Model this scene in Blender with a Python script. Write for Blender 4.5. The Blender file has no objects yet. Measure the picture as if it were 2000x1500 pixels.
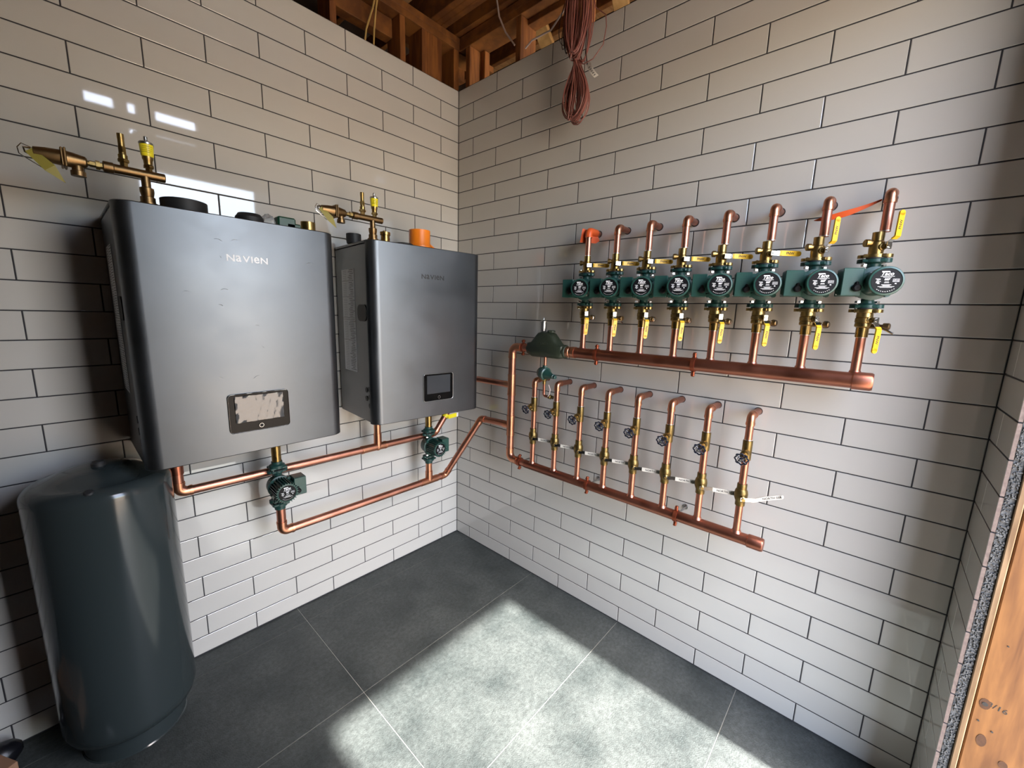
import bpy, math, random
from mathutils import Vector, Matrix
random.seed(7)
C = bpy.context.scene.collection
PI = math.pi
# ---------------------------------------------------------------- camera
cam_d = bpy.data.cameras.new('camera'); cam = bpy.data.objects.new('camera', cam_d); C.objects.link(cam)
cam_d.sensor_width = 36; cam_d.lens = 14.266; cam_d.clip_start = 0.02; cam_d.clip_end = 500
def look(yaw, pitch, roll):
    f = Vector((math.sin(yaw)*math.cos(pitch), math.cos(yaw)*math.cos(pitch), math.sin(pitch)))
    r = Vector((math.cos(yaw), -math.sin(yaw), 0)); u = r.cross(f)
    r2 = r*math.cos(roll)+u*math.sin(roll); u2 = -r*math.sin(roll)+u*math.cos(roll)
    return Matrix(((r2.x, u2.x, -f.x), (r2.y, u2.y, -f.y), (r2.z, u2.z, -f.z)))
cam.matrix_world = Matrix.Translation((-1.93923, -2.27145, 1.70452)) @ look(math.radians(48.26172), math.radians(-9.88156), math.radians(1.6027)).to_4x4()
sc = bpy.context.scene; sc.camera = cam
# ---------------------------------------------------------------- light and exposure
EXPOSURE = 0.32
SUN = 32.0; SKY = 1.85
sc.view_settings.view_transform = 'Standard'; sc.view_settings.look = 'None'
sc.view_settings.exposure = EXPOSURE; sc.view_settings.gamma = 1.0; sc.view_settings.use_curve_mapping = False
sc.cycles.use_denoising = True
sc.cycles.max_bounces = 14; sc.cycles.diffuse_bounces = 8; sc.cycles.glossy_bounces = 6
sc.cycles.sample_clamp_indirect = 6.0
w = bpy.data.worlds.new('sky'); sc.world = w; w.use_nodes = True
nt = w.node_tree; nt.nodes.clear()
so = nt.nodes.new('ShaderNodeOutputWorld'); bg = nt.nodes.new('ShaderNodeBackground'); sk = nt.nodes.new('ShaderNodeTexSky')
sk.sky_type = 'NISHITA'; sk.sun_disc = False; sk.sun_elevation = math.radians(56); sk.sun_rotation = PI; sk.air_density = 1.0; sk.dust_density = 2.5; sk.ozone_density = 1.0
bg.inputs['Strength'].default_value = SKY
hs = nt.nodes.new('ShaderNodeHueSaturation'); hs.inputs['Saturation'].default_value = 1.05
nt.links.new(sk.outputs[0], hs.inputs['Color']); nt.links.new(hs.outputs[0], bg.inputs[0]); nt.links.new(bg.outputs[0], so.inputs[0])
sd = bpy.data.lights.new('sun', 'SUN'); sun = bpy.data.objects.new('sun', sd); C.objects.link(sun)
sd.energy = SUN; sd.angle = math.radians(1.6); sd.color = (1.0, 0.97, 0.92)
sun.rotation_euler = Vector((-0.02, 1.0, -1.5)).to_track_quat('-Z', 'Y').to_euler(); sun.location = (0, -6, 8)
DX0, DX1, DZ = -1.33, -0.265, 2.86            # doorway in the south wall
pd = bpy.data.lights.new('door_portal', 'AREA'); pd.shape = 'RECTANGLE'; pd.size = DX1-DX0; pd.size_y = DZ; pd.cycles.is_portal = True
po = bpy.data.objects.new('door_portal', pd); C.objects.link(po); po.location = ((DX0+DX1)/2, -2.73, DZ/2); po.rotation_euler = (PI/2, 0, 0)
# ---------------------------------------------------------------- mesh builder
class MB:
    def __init__(s): s.v = []; s.f = []; s.m = []
    def add(s, vs, fs, mi=0):
        b = len(s.v); s.v += [tuple(x) for x in vs]; s.f += [tuple(i+b for i in f) for f in fs]; s.m += [mi]*len(fs); return s
    def box(s, c, d, rot=None, bev=0.0, mi=0):
        hx, hy, hz = d[0]/2, d[1]/2, d[2]/2
        if bev <= 0:
            vs = [Vector((x*hx, y*hy, z*hz)) for z in (-1, 1) for y in (-1, 1) for x in (-1, 1)]
            fs = [(0,2,3,1), (4,5,7,6), (0,1,5,4), (2,6,7,3), (0,4,6,2), (1,3,7,5)]
        else:
            b = min(bev, hx*.98, hy*.98, hz*.98); vs = []; idx = {}
            for sx in (-1, 1):
                for sy in (-1, 1):
                    for sz in (-1, 1):
                        for a in range(3):
                            p = [sx*(hx-b), sy*(hy-b), sz*(hz-b)]; p[a] = (sx*hx, sy*hy, sz*hz)[a]
                            idx[(sx, sy, sz, a)] = len(vs); vs.append(Vector(p))
            fs = []
            for a in range(3):
                o = [i for i in range(3) if i != a]
                for sg in (-1, 1):
                    q = []
                    for (p, r) in ((-1,-1), (1,-1), (1,1), (-1,1)):
                        k = [0,0,0]; k[a] = sg; k[o[0]] = p; k[o[1]] = r; q.append(idx[(*k, a)])
                    fs.append(tuple(q))
                for p in (-1, 1):
                    for r in (-1, 1):
                        k0 = [0,0,0]; k0[o[0]] = p; k0[o[1]] = r; k1 = k0[:]; k0[a] = -1; k1[a] = 1
                        fs.append((idx[(*k0, o[0])], idx[(*k0, o[1])], idx[(*k1, o[1])], idx[(*k1, o[0])]))
            for sx in (-1, 1):
                for sy in (-1, 1):
                    for sz in (-1, 1): fs.append(tuple(idx[(sx, sy, sz, a)] for a in range(3)))
        if rot is not None: vs = [rot @ v for v in vs]
        return s.add([v+Vector(c) for v in vs], fs, mi)
    def rev(s, prof, o=(0,0,0), ax=(0,0,1), n=20, mi=0, cap=True):
        """prof: list of (radius, height) along axis ax"""
        ax = Vector(ax).normalized(); o = Vector(o)
        t = Vector((1,0,0)) if abs(ax.x) < .9 else Vector((0,1,0)); a = ax.cross(t).normalized(); b = ax.cross(a)
        vs = []; fs = []
        for r, h in prof:
            for i in range(n):
                an = 2*PI*i/n; vs.append(o+ax*h+(a*math.cos(an)+b*math.sin(an))*r)
        for j in range(len(prof)-1):
            for i in range(n): fs.append((j*n+i, j*n+(i+1) % n, (j+1)*n+(i+1) % n, (j+1)*n+i))
        if cap:
            fs.append(tuple(range(n-1, -1, -1))); fs.append(tuple((len(prof)-1)*n+i for i in range(n)))
        return s.add(vs, fs, mi)
    def cyl(s, p0, p1, r, r1=None, n=18, mi=0, cap=True):
        p0, p1 = Vector(p0), Vector(p1); d = p1-p0
        return s.rev([(r, 0), (r1 if r1 is not None else r, d.length)], p0, d, n, mi, cap)
    def sweep(s, pts, r, n=14, mi=0, cap=True, closed=False):
        P = [Vector(p) for p in pts]; m = len(P); R = r if isinstance(r, (list, tuple)) else [r]*m
        T = []
        for i in range(m):
            a = P[(i-1) % m] if (closed or i > 0) else P[i]; b = P[(i+1) % m] if (closed or i < m-1) else P[i]
            T.append((b-a).normalized())
        t0 = T[0]; u = t0.cross(Vector((0,0,1)) if abs(t0.z) < .9 else Vector((1,0,0))).normalized()
        vs = []; fs = []
        for i in range(m):
            u = (u-T[i]*u.dot(T[i])).normalized(); vv = T[i].cross(u)
            for k in range(n):
                an = 2*PI*k/n; vs.append(P[i]+(u*math.cos(an)+vv*math.sin(an))*R[i])
        for i in range(m if closed else m-1):
            j = (i+1) % m
            for k in range(n): fs.append((i*n+k, i*n+(k+1) % n, j*n+(k+1) % n, j*n+k))
        if cap and not closed: fs.append(tuple(range(n-1, -1, -1))); fs.append(tuple((m-1)*n+k for k in range(n)))
        return s.add(vs, fs, mi)
    def prism(s, poly, z0, z1, M=None, mi=0):
        n = len(poly); M = M or Matrix.Identity(4)
        vs = [M @ Vector((x, y, z0)) for x, y in poly]+[M @ Vector((x, y, z1)) for x, y in poly]
        fs = [tuple(range(n-1, -1, -1)), tuple(range(n, 2*n))]+[(i, (i+1) % n, n+(i+1) % n, n+i) for i in range(n)]
        return s.add(vs, fs, mi)
    def ball(s, c, r, n=12, sc3=(1,1,1), mi=0):
        prof = [(max(1e-4, r*math.sin(PI*i/8)), -r*math.cos(PI*i/8)) for i in range(9)]
        b = len(s.v); s.rev(prof, (0,0,0), (0,0,1), n, mi)
        for i in range(b, len(s.v)): v = s.v[i]; s.v[i] = (v[0]*sc3[0]+c[0], v[1]*sc3[1]+c[1], v[2]*sc3[2]+c[2])
        return s
    def move(s, d): s.v = [(x+d[0], y+d[1], z+d[2]) for x, y, z in s.v]; return s
    def xf(s, M): s.v = [tuple(M @ Vector(v)) for v in s.v]; return s
    def mesh(s, name, mats, smooth=True, ang=32):
        me = bpy.data.meshes.new(name); me.from_pydata(s.v, [], s.f)
        for m in (mats if isinstance(mats, (list, tuple)) else [mats]): me.materials.append(m)
        me.polygons.foreach_set('material_index', s.m)
        import bmesh
        b = bmesh.new(); b.from_mesh(me); bmesh.ops.recalc_face_normals(b, faces=b.faces); b.to_mesh(me); b.free()
        if smooth:
            me.polygons.foreach_set('use_smooth', [True]*len(me.polygons)); me.set_sharp_from_angle(angle=math.radians(ang))
        return me
    def obj(s, name, mats, parent=None, smooth=True, kind=None, label=None, ang=32):
        o = bpy.data.objects.new(name, s.mesh(name, mats, smooth, ang)); C.objects.link(o)
        if parent is not None: o.parent = parent
        if kind: o['kind'] = kind
        if label: o['label'] = label
        return o
def thing(name, label, cat, loc=(0,0,0), rz=0.0, group=None):
    o = bpy.data.objects.new(name, None); C.objects.link(o); o.location = loc; o.rotation_euler = (0, 0, rz); o.empty_display_size = .05
    o['label'] = label; o['category'] = cat
    if group: o['group'] = group
    return o
def tag(o, label, cat, group=None):
    o['label'] = label; o['category'] = cat
    if group: o['group'] = group
    return o
def link_mesh(name, me, parent=None, loc=(0,0,0), rot=None, label=None):
    o = bpy.data.objects.new(name, me); C.objects.link(o); o.location = loc
    if rot: o.rotation_euler = rot
    if parent is not None: o.parent = parent
    if label: o['label'] = label
    return o
def copy_tree(src, parent=None, loc=None, rz=None, label=None):
    c = src.copy(); C.objects.link(c)
    if parent is not None: c.parent = parent
    if loc is not None: c.location = loc
    if rz is not None: c.rotation_euler = (0, 0, rz)
    if label: c['label'] = label
    for ch in list(src.children): copy_tree(ch, c)
    return c
def fillet(pts, rad, seg=6):
    P = [Vector(p) for p in pts]; out = [P[0]]
    for i in range(1, len(P)-1):
        a = (P[i-1]-P[i]); b = (P[i+1]-P[i]); la, lb = a.length, b.length; a.normalize(); b.normalize()
        ang = a.angle(b); t = min(rad/math.tan(ang/2), la*.49, lb*.49); r = t*math.tan(ang/2)
        c = P[i]+(a+b).normalized()*(r/math.sin(ang/2)); s0 = P[i]+a*t-c; s1 = P[i]+b*t-c
        for k in range(seg+1): out.append(c+s0.slerp(s1, k/seg).normalized()*r if False else c+(s0.normalized().slerp(s1.normalized(), k/seg))*r)
    out.append(P[-1]); return out
def elbow(mb, a, c, b, r, rad, leg=.016, n=16):
    """elbow fitting round corner c (towards a and b)"""
    a, b, c = Vector(a), Vector(b), Vector(c); da = (a-c).normalized(); db = (b-c).normalized(); ang = da.angle(db); t = rad/math.tan(ang/2)
    pts = fillet([c+da*(t+leg), c, c+db*(t+leg)], rad)
    mb.sweep(pts, r+.0016, n)
    for p, d in ((pts[0], da), (pts[-1], db)): mb.cyl(p-d*.010, p+d*.001, r+.0030, n=n)
def text_mb(txt, size, mb=None, M=None, extr=0.0004, bold=0.0, eq=False, gap=.12, shear=0.0, mi=0, fitw=0):
    mb = mb or MB(); M = M or Matrix.Identity(4)
    def one(t):
        cu = bpy.data.curves.new('t', 'FONT'); cu.body = t; cu.size = size; cu.extrude = extr; cu.offset = bold; cu.resolution_u = 2; cu.shear = shear
        o = bpy.data.objects.new('t', cu); C.objects.link(o); dg = bpy.context.evaluated_depsgraph_get(); me = o.evaluated_get(dg).to_mesh()
        vs = [v.co.copy() for v in me.vertices]; fs = [tuple(p.vertices) for p in me.polygons]
        o.evaluated_get(dg).to_mesh_clear(); bpy.data.objects.remove(o); bpy.data.curves.remove(cu); return vs, fs
    if not eq:
        vs, fs = one(txt)
        x0 = min(v.x for v in vs); x1 = max(v.x for v in vs)
        mb.add([M @ (v-Vector(((x0+x1)/2, 0, 0))) for v in vs], fs, mi); return mb
    x = 0; allv = []; allf = []
    for ch in txt:
        vs, fs = one(ch); y0 = min(v.y for v in vs); y1 = max(v.y for v in vs); x0 = min(v.x for v in vs); x1 = max(v.x for v in vs); k = size*.7/(y1-y0)
        kx = k if ch in 'ave' else 1.0; kx = min(kx, 1.15); b = len(allv)
        allv += [Vector(((v.x-x0)*kx+x, (v.y-y0)*k, v.z)) for v in vs]; allf += [tuple(i+b for i in f) for f in fs]; x += (x1-x0)*kx+size*gap
    x -= size*gap
    if fitw:
        allv = [Vector((v.x*fitw/x, v.y, v.z)) for v in allv]; x = fitw
    mb.add([M @ (v-Vector((x/2, 0, 0))) for v in allv], allf, mi); return mb
# ---------------------------------------------------------------- materials
def mat(name, col, rough=.5, metal=0.0, coat=0.0, nscale=0, namt=0.0, col2=None, bump=0.0, bscale=None, rvar=0.0, spec=None, trans=0.0, stretch=None, ior=None, detail=5, coords='Object', fine=0):
    m = bpy.data.materials.new(name); m.use_nodes = True; n = m.node_tree; p = n.nodes['Principled BSDF']
    p.inputs['Base Color'].default_value = (*col, 1); p.inputs['Roughness'].default_value = rough; p.inputs['Metallic'].default_value = metal
    p.inputs['Coat Weight'].default_value = coat; p.inputs['Coat Roughness'].default_value = .04
    if spec is not None: p.inputs['Specular IOR Level'].default_value = spec
    if ior: p.inputs['IOR'].default_value = ior
    if trans: p.inputs['Transmission Weight'].default_value = trans
    if nscale or bump:
        tc = n.nodes.new('ShaderNodeTexCoord'); mp = n.nodes.new('ShaderNodeMapping'); n.links.new(tc.outputs[coords], mp.inputs[0])
        if stretch: mp.inputs['Scale'].default_value = stretch
        nz = n.nodes.new('ShaderNodeTexNoise'); nz.inputs['Scale'].default_value = nscale or 20; nz.inputs['Detail'].default_value = detail; nz.inputs['Roughness'].default_value = .6
        n.links.new(mp.outputs[0], nz.inputs['Vector'])
        if col2:
            cr = n.nodes.new('ShaderNodeValToRGB'); cr.color_ramp.elements[0].position = .5-namt; cr.color_ramp.elements[1].position = .5+namt
            cr.color_ramp.elements[0].color = (*col, 1); cr.color_ramp.elements[1].color = (*col2, 1)
            n.links.new(nz.outputs['Fac'], cr.inputs[0]); n.links.new(cr.outputs[0], p.inputs['Base Color'])
            if fine:
                n2 = n.nodes.new('ShaderNodeTexNoise'); n2.inputs['Scale'].default_value = fine; n2.inputs['Detail'].default_value = 8; n2.inputs['Roughness'].default_value = .8; n.links.new(mp.outputs[0], n2.inputs['Vector'])
                c2 = n.nodes.new('ShaderNodeValToRGB'); c2.color_ramp.elements[0].position = .36; c2.color_ramp.elements[1].position = .64; c2.color_ramp.elements[0].color = (.45, .45, .45, 1); c2.color_ramp.elements[1].color = (1, 1, 1, 1)
                n.links.new(n2.outputs['Fac'], c2.inputs[0]); mm = n.nodes.new('ShaderNodeMix'); mm.data_type = 'RGBA'; mm.blend_type = 'MULTIPLY'; mm.inputs['Factor'].default_value = 1
                n.links.new(cr.outputs[0], mm.inputs['A']); n.links.new(c2.outputs[0], mm.inputs['B']); n.links.new(mm.outputs['Result'], p.inputs['Base Color'])
        if rvar:
            mr = n.nodes.new('ShaderNodeMapRange'); mr.inputs['From Min'].default_value = .3; mr.inputs['From Max'].default_value = .7
            mr.inputs['To Min'].default_value = rough-rvar; mr.inputs['To Max'].default_value = rough+rvar
            n.links.new(nz.outputs['Fac'], mr.inputs[0]); n.links.new(mr.outputs[0], p.inputs['Roughness'])
        if bump:
            nb = n.nodes.new('ShaderNodeTexNoise'); nb.inputs['Scale'].default_value = bscale or 60; nb.inputs['Detail'].default_value = 4; n.links.new(mp.outputs[0], nb.inputs['Vector'])
            bp = n.nodes.new('ShaderNodeBump'); bp.inputs['Strength'].default_value = bump; bp.inputs['Distance'].default_value = .002
            n.links.new(nb.outputs['Fac'], bp.inputs['Height']); n.links.new(bp.outputs[0], p.inputs['Normal'])
    return m
def wood(name, c1, c2, sc=(1,1,1), rough=.65):
    m = bpy.data.materials.new(name); m.use_nodes = True; n = m.node_tree; p = n.nodes['Principled BSDF']; p.inputs['Roughness'].default_value = rough
    tc = n.nodes.new('ShaderNodeTexCoord'); mp = n.nodes.new('ShaderNodeMapping'); mp.inputs['Scale'].default_value = sc; n.links.new(tc.outputs['Object'], mp.inputs[0])
    nz = n.nodes.new('ShaderNodeTexNoise'); nz.inputs['Scale'].default_value = 14; nz.inputs['Detail'].default_value = 6; nz.inputs['Distortion'].default_value = 1.2; n.links.new(mp.outputs[0], nz.inputs['Vector'])
    wv = n.nodes.new('ShaderNodeTexNoise'); wv.inputs['Scale'].default_value = 55; wv.inputs['Detail'].default_value = 3; n.links.new(mp.outputs[0], wv.inputs['Vector'])
    mx = n.nodes.new('ShaderNodeMath'); mx.operation = 'MULTIPLY_ADD'; mx.inputs[1].default_value = .35; n.links.new(wv.outputs['Fac'], mx.inputs[0]); n.links.new(nz.outputs['Fac'], mx.inputs[2])
    cr = n.nodes.new('ShaderNodeValToRGB'); cr.color_ramp.elements[0].position = .58; cr.color_ramp.elements[1].position = .78
    cr.color_ramp.elements[0].color = (*c1, 1); cr.color_ramp.elements[1].color = (*c2, 1)
    n.links.new(mx.outputs[0], cr.inputs[0]); n.links.new(cr.outputs[0], p.inputs['Base Color'])
    bp = n.nodes.new('ShaderNodeBump'); bp.inputs['Strength'].default_value = .15; bp.inputs['Distance'].default_value = .002; n.links.new(mx.outputs[0], bp.inputs['Height']); n.links.new(bp.outputs[0], p.inputs['Normal'])
    return m
M_tile = mat('glazed_tile', (.49, .47, .435), .035, ior=1.62, nscale=2.2, namt=.3, col2=(.54, .52, .48), bump=.012, bscale=5)
M_grout = mat('dark_grout', (.030, .029, .032), .9, bump=.3, bscale=300)
M_biscuit = mat('tile_biscuit', (.15, .11, .095), .9, nscale=120, namt=.2, col2=(.22, .17, .145))
M_floor = mat('slate_floor_tile', (.034, .042, .041), .55, spec=.42, nscale=4, namt=.17, col2=(.082, .092, .088), bump=1.0, bscale=190, rvar=.05, detail=12, fine=55)
M_fgrout = mat('floor_grout', (.30, .30, .27), .9)
M_cem = mat('cement_board', (.07, .07, .068), .95, nscale=70, namt=.2, col2=(.17, .17, .165), bump=1.0, bscale=120)
M_ply = wood('raw_board_edge', (.15, .085, .038), (.28, .18, .095), (1, 1, .12))
M_stud = wood('orange_stud', (.115, .040, .008), (.235, .098, .024), (1, 1, .10))
M_studh = wood('framing_lumber', (.11, .036, .007), (.22, .08, .015), (.3, .3, .3))
M_studv = wood('framing_stud', (.13, .040, .008), (.25, .09, .018), (1, 1, .12))
M_lightwood = wood('pale_lumber', (.22, .12, .035), (.34, .20, .07), (.3, .3, 1))
M_deck = wood('roof_deck', (.26, .13, .05), (.38, .20, .085), (.3, 1, 1))
M_dark = mat('dark_sheathing', (.015, .009, .006), .95, nscale=20, namt=.2, col2=(.025, .015, .009))
M_south = wood('plywood_wall', (.06, .045, .03), (.09, .065, .045), (1, 1, .2))
M_ground = mat('dusty_ground', (.35, .275, .195), .95, nscale=1.5, namt=.2, col2=(.42, .33, .24))
M_cu = mat('copper', (.42, .17, .11), .38, 1.0, nscale=9, namt=.25, col2=(.58, .27, .19), rvar=.04)
M_cud = mat('dull_copper', (.30, .105, .065), .38, 1.0, nscale=7, namt=.25, col2=(.44, .18, .12), rvar=.08)
M_cub = mat('bright_copper_fitting', (.50, .21, .13), .35, 1.0, nscale=7, namt=.25, col2=(.64, .31, .18), rvar=.04)
M_tin = mat('solder', (.75, .70, .66), .3, 1.0)
M_brass = mat('brass', (.26, .17, .06), .34, 1.0, nscale=30, namt=.25, col2=(.42, .29, .11), rvar=.1)
M_bronze = mat('bronze', (.19, .115, .05), .40, 1.0, nscale=25, namt=.2, col2=(.27, .17, .08))
M_oldbrass = mat('old_brass', (.13, .09, .03), .42, 1.0, nscale=30, namt=.25, col2=(.26, .18, .07))
M_chrome = mat('chrome', (.80, .80, .80), .16, 1.0)
M_steel = mat('brushed_nickel', (.50, .49, .48), .32, 1.0)
M_lever = mat('off_white_lever', (.42, .40, .35), .5, nscale=30, namt=.2, col2=(.52, .50, .45))
M_green = mat('green_enamel', (.012, .048, .038), .34, 0, nscale=40, namt=.3, col2=(.015, .058, .046), bump=.08, bscale=200)
M_greend = mat('dark_green_cast', (.010, .045, .038), .42, 0, bump=.2, bscale=150)
M_olive = mat('olive_cast_iron', (.018, .025, .014), .50, 0, nscale=30, namt=.3, col2=(.028, .036, .020), bump=.5, bscale=160)
M_black = mat('black_plastic', (.004, .004, .005), .45, spec=.15)
M_rubber = mat('black_rubber', (.012, .012, .013), .6)
M_white = mat('white_print', (.80, .80, .80), .5)
M_yellow = mat('yellow_grip', (.80, .47, .015), .40)
M_lemon = mat('yellow_label', (.80, .68, .02), .35)
M_navy = mat('dark_blue_wheel', (.006, .009, .022), .25)
M_orange = mat('orange_plastic', (.85, .22, .01), .40)
M_redor = mat('red_orange_tape', (.62, .09, .015), .45)
M_clamp = mat('copper_clamp', (.26, .065, .03), .42, .8)
M_boil = mat('metallic_grey_paint', (.108, .116, .126), .40, 1.0, nscale=5, namt=.3, col2=(.130, .140, .152), rvar=.05, detail=8)
M_boils = mat('grey_side_panel', (.10, .105, .11), .38, .6)
M_panel = mat('black_glass', (.004, .004, .004), .10, spec=.08)
M_screen = mat('screen_glass', (.035, .038, .042), .12, spec=.3)
M_film = mat('wrinkled_film', (.07, .07, .07), .08, 0, bump=1.0, bscale=22, coat=.3)
M_tank = mat('grey_tank_enamel', (.026, .034, .035), .14, coat=0, bump=.05, bscale=12)
M_sticker = mat('paper_sticker', (.62, .63, .64), .55)
M_ink = mat('ink', (.02, .02, .02), .6)
M_wire = mat('brown_wire', (.20, .065, .050), .45, nscale=30, namt=.2, col2=(.27, .10, .08))
M_wireb = mat('dark_wire', (.03, .014, .014), .5)
M_romex = mat('yellow_cable', (.45, .30, .10), .5)
M_cable = mat('white_cable', (.42, .33, .30), .5)
M_card = mat('cardboard', (.30, .16, .09), .8)
M_bag = mat('black_bag', (.006, .006, .008), .35)
M_tagw = mat('white_tape', (.75, .72, .66), .5)
M_green2 = mat('green_plug', (.010, .055, .030), .4)
M_tagy = mat('olive_paper_tag', (.24, .20, .03), .5)
M_clear = mat('clear_plastic', (.7, .7, .7), .15, trans=.7)

# ================================================================ setting
U = 0.1048; W = 0.41516; GL = .0044; TT = .009; ZTOP = 3.1336
def zrow(k): return (20.90016-k)*U                 # grout line k (line 20 is the lowest, -9 is the top edge)
_tc = {}
def tile_mesh(l, h):
    k = (round(l, 4), round(h, 4))
    if k in _tc: return _tc[k]
    b = .0016; m = MB(); L, H = l/2, h/2
    # tile in local XZ plane, front at y=0 facing -y, body to y=TT
    ring0 = [(-L, TT, -H), (L, TT, -H), (L, TT, H), (-L, TT, H)]; ring1 = [(-L, b*.6, -H), (L, b*.6, -H), (L, b*.6, H), (-L, b*.6, H)]
    ring2 = [(-L+b, 0, -H+b), (L-b, 0, -H+b), (L-b, 0, H-b), (-L+b, 0, H-b)]
    m.add(ring0+ring1+ring2, [(0,1,5,4), (1,2,6,5), (2,3,7,6), (3,0,4,7), (4,5,9,8), (5,6,10,9), (6,7,11,10), (7,4,8,11), (8,9,10,11)])
    me = m.mesh('tile', [M_tile, M_biscuit], smooth=False)
    for i in range(4): me.polygons[i].material_index = 1
    _tc[k] = me; return me
def tile_wall(parent, length, phase, to_world, rot):
    """rows of running-bond tiles measured s from the corner"""
    for k in range(-9, 21):
        zt, zb = zrow(k), zrow(k+1)
        if k == 20: zb = 0.004
        h = zt-zb-GL; zc = (zt+zb)/2
        off = phase if k % 2 == 0 else phase+W/2
        if k % 2 and off-W > .02: off -= W
        cuts = [0.0]; s = off
        while s < length: cuts.append(s); s += W
        cuts.append(length)
        for a, b in zip(cuts[:-1], cuts[1:]):
            if b-a < .02: continue
            ll = b-a-GL; cs = (a+b)/2
            tilt = (random.uniform(-.0012, .0012), 0, random.uniform(-.0007, .0007))
            link_mesh('tile', tile_mesh(ll, h), parent, to_world(cs, zc), (tilt[0], 0, rot+tilt[2]))
LL = 3.3; LR = 2.575
wl = MB().box((-LL/2+.04, .0105+.0015-.00, ZTOP/2), (LL+.10, .021, ZTOP), None).obj('wall_left', M_grout, smooth=False, kind='structure')
tile_wall(wl, LL, .1478, lambda s, z: (-s, 0, z), 0.0)
wr = MB().box((.0105+.0015, -LR/2-.008, ZTOP/2), (.021, LR, ZTOP), None).obj('wall_right', M_grout, smooth=False, kind='structure')
tile_wall(wr, LR, .1436, lambda s, z: (0, -s, z), -PI/2)
# jamb return (south wall strip): tiles, cement board, ply edge, stud
wsr = MB().box((DX1/2+.002, -LR-.0055, ZTOP/2), (-DX1-.004, .007, ZTOP)).obj('wall_south', M_grout, smooth=False, kind='structure')
for k in range(-9, 21):
    zt, zb = zrow(k), zrow(k+1)
    if k == 20: zb = .004
    h = zt-zb-GL; zc = (zt+zb)/2
    cut = -.105 if k % 2 else None
    segs = [(0, DX1)] if cut is None else [(0, cut), (cut, DX1)]
    for a, b in segs: link_mesh('tile', tile_mesh(abs(b-a)-GL*(.5 if b == DX1 else 1), h), wsr, ((a+b)/2-(GL*.0), -LR, zc), (random.uniform(-.001, .001), 0, PI))
MB().box((DX1/2+.0015, -2.5950, ZTOP/2), (-DX1-.003, .0215, ZTOP), bev=.001).obj('cement_board', M_cem, wsr)
m = MB()
for i in range(2600):
    hz = random.uniform(.002, .005)
    m.box((DX1+.0015+random.uniform(-.0008, .0010), random.uniform(-2.604, -2.586), random.uniform(.005, ZTOP-.01)), (.004, random.uniform(.0015, .004), hz), Matrix.Rotation(random.uniform(-.5, .5), 3, 'X'))
m.obj('broken_edge', M_cem, wsr, smooth=False, kind='stuff')
tr = MB().box((-.12, -2.6130, ZTOP/2), (.30, .0135, ZTOP), bev=.002).obj('trim_1', M_ply, smooth=False, kind='structure')
jm = MB().box((-.228, -2.70, .632), (.076, .155, 1.262), bev=.003).obj('trim_2', M_stud, smooth=False, kind='structure')
MB().box((-.229, -2.70, 2.22), (.076, .155, 1.906), bev=.003).obj('upper_stud', M_studv, jm, smooth=False)
m = MB()
for y, z, r in ((-2.642, .632, .006), (-2.6375, .573, .0025), (-2.6665, .556, .0025), (-2.655, .83, .002), (-2.70, .40, .006)): m.cyl((-.2680, y, z), (-.264, y, z), r, n=10)
m.obj('nail_hole', M_ink, jm, kind='stuff')
M_knot = mat('knot_brown', (.05, .018, .006), .7, nscale=60, namt=.2, col2=(.09, .035, .012))
for y, z, a, b in ((-2.642, .632, .011, .017), (-2.652, .515, .010, .020), (-2.700, .470, .009, .012)):
    MB().prism([(a*math.cos(q/14*2*PI), b*math.sin(q/14*2*PI)) for q in range(14)], 0, .0008, Matrix.Translation((-.2662, y, z)) @ Matrix.Rotation(-PI/2, 4, 'Z') @ Matrix.Rotation(PI/2, 4, 'X')).obj('knot', M_knot, jm, smooth=False)
Mt = Matrix.Translation((-.2665, -2.665, .628)) @ Matrix.Rotation(-PI/2, 4, 'Z') @ Matrix.Rotation(PI/2, 4, 'X') @ Matrix.Rotation(-.12, 4, 'Z')
text_mb('3/16', .022, None, Mt, extr=.0002).obj('pencil_mark', M_ink, jm, smooth=False)
# rest of the south wall with the doorway (behind the camera)
ws = MB()
ws.box(((-LL+DX0)/2-.2, -2.655, 1.55), (LL+DX0+.4, .16, 3.1)); ws.box(((DX0+DX1)/2, -2.665, (DZ+3.13)/2), (DX1-DX0, .16, 3.13-DZ)); ws.box((.1, -2.70, 1.565), (.25, .15, 3.13))
ws.box((-1.6, -2.65, 3.21), (4.2, .14, .075)); ws.box((-1.6, -2.65, 3.50), (4.2, .14, .28))
for a, b in ((-.88, .5), (-1.18, -1.29), (-1.35, -1.425), (-1.60, -3.7)): ws.box(((a+b)/2, -2.65, 3.25), (abs(a-b), .14, .26))
ws.obj('wall_south_outer', M_south, smooth=False, kind='structure')
MB().box((-.13, -3.05, 1.6), (.25, .54, 3.2)).obj('wall_light_blocker_east', M_south, smooth=False, kind='structure')  # unseen block added outside the doorway to cut skylight on the far left wall
MB().box((-1.47, -2.89, 1.6), (.22, .22, 3.2)).obj('wall_light_blocker_west', M_south, smooth=False, kind='structure')  # its unseen western mate, added to dim door light on the right wall
MB().box((-3.36, -1.3, 1.7), (.1, 3.0, 3.6)).obj('wall_west', M_south, smooth=False, kind='structure')
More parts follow.
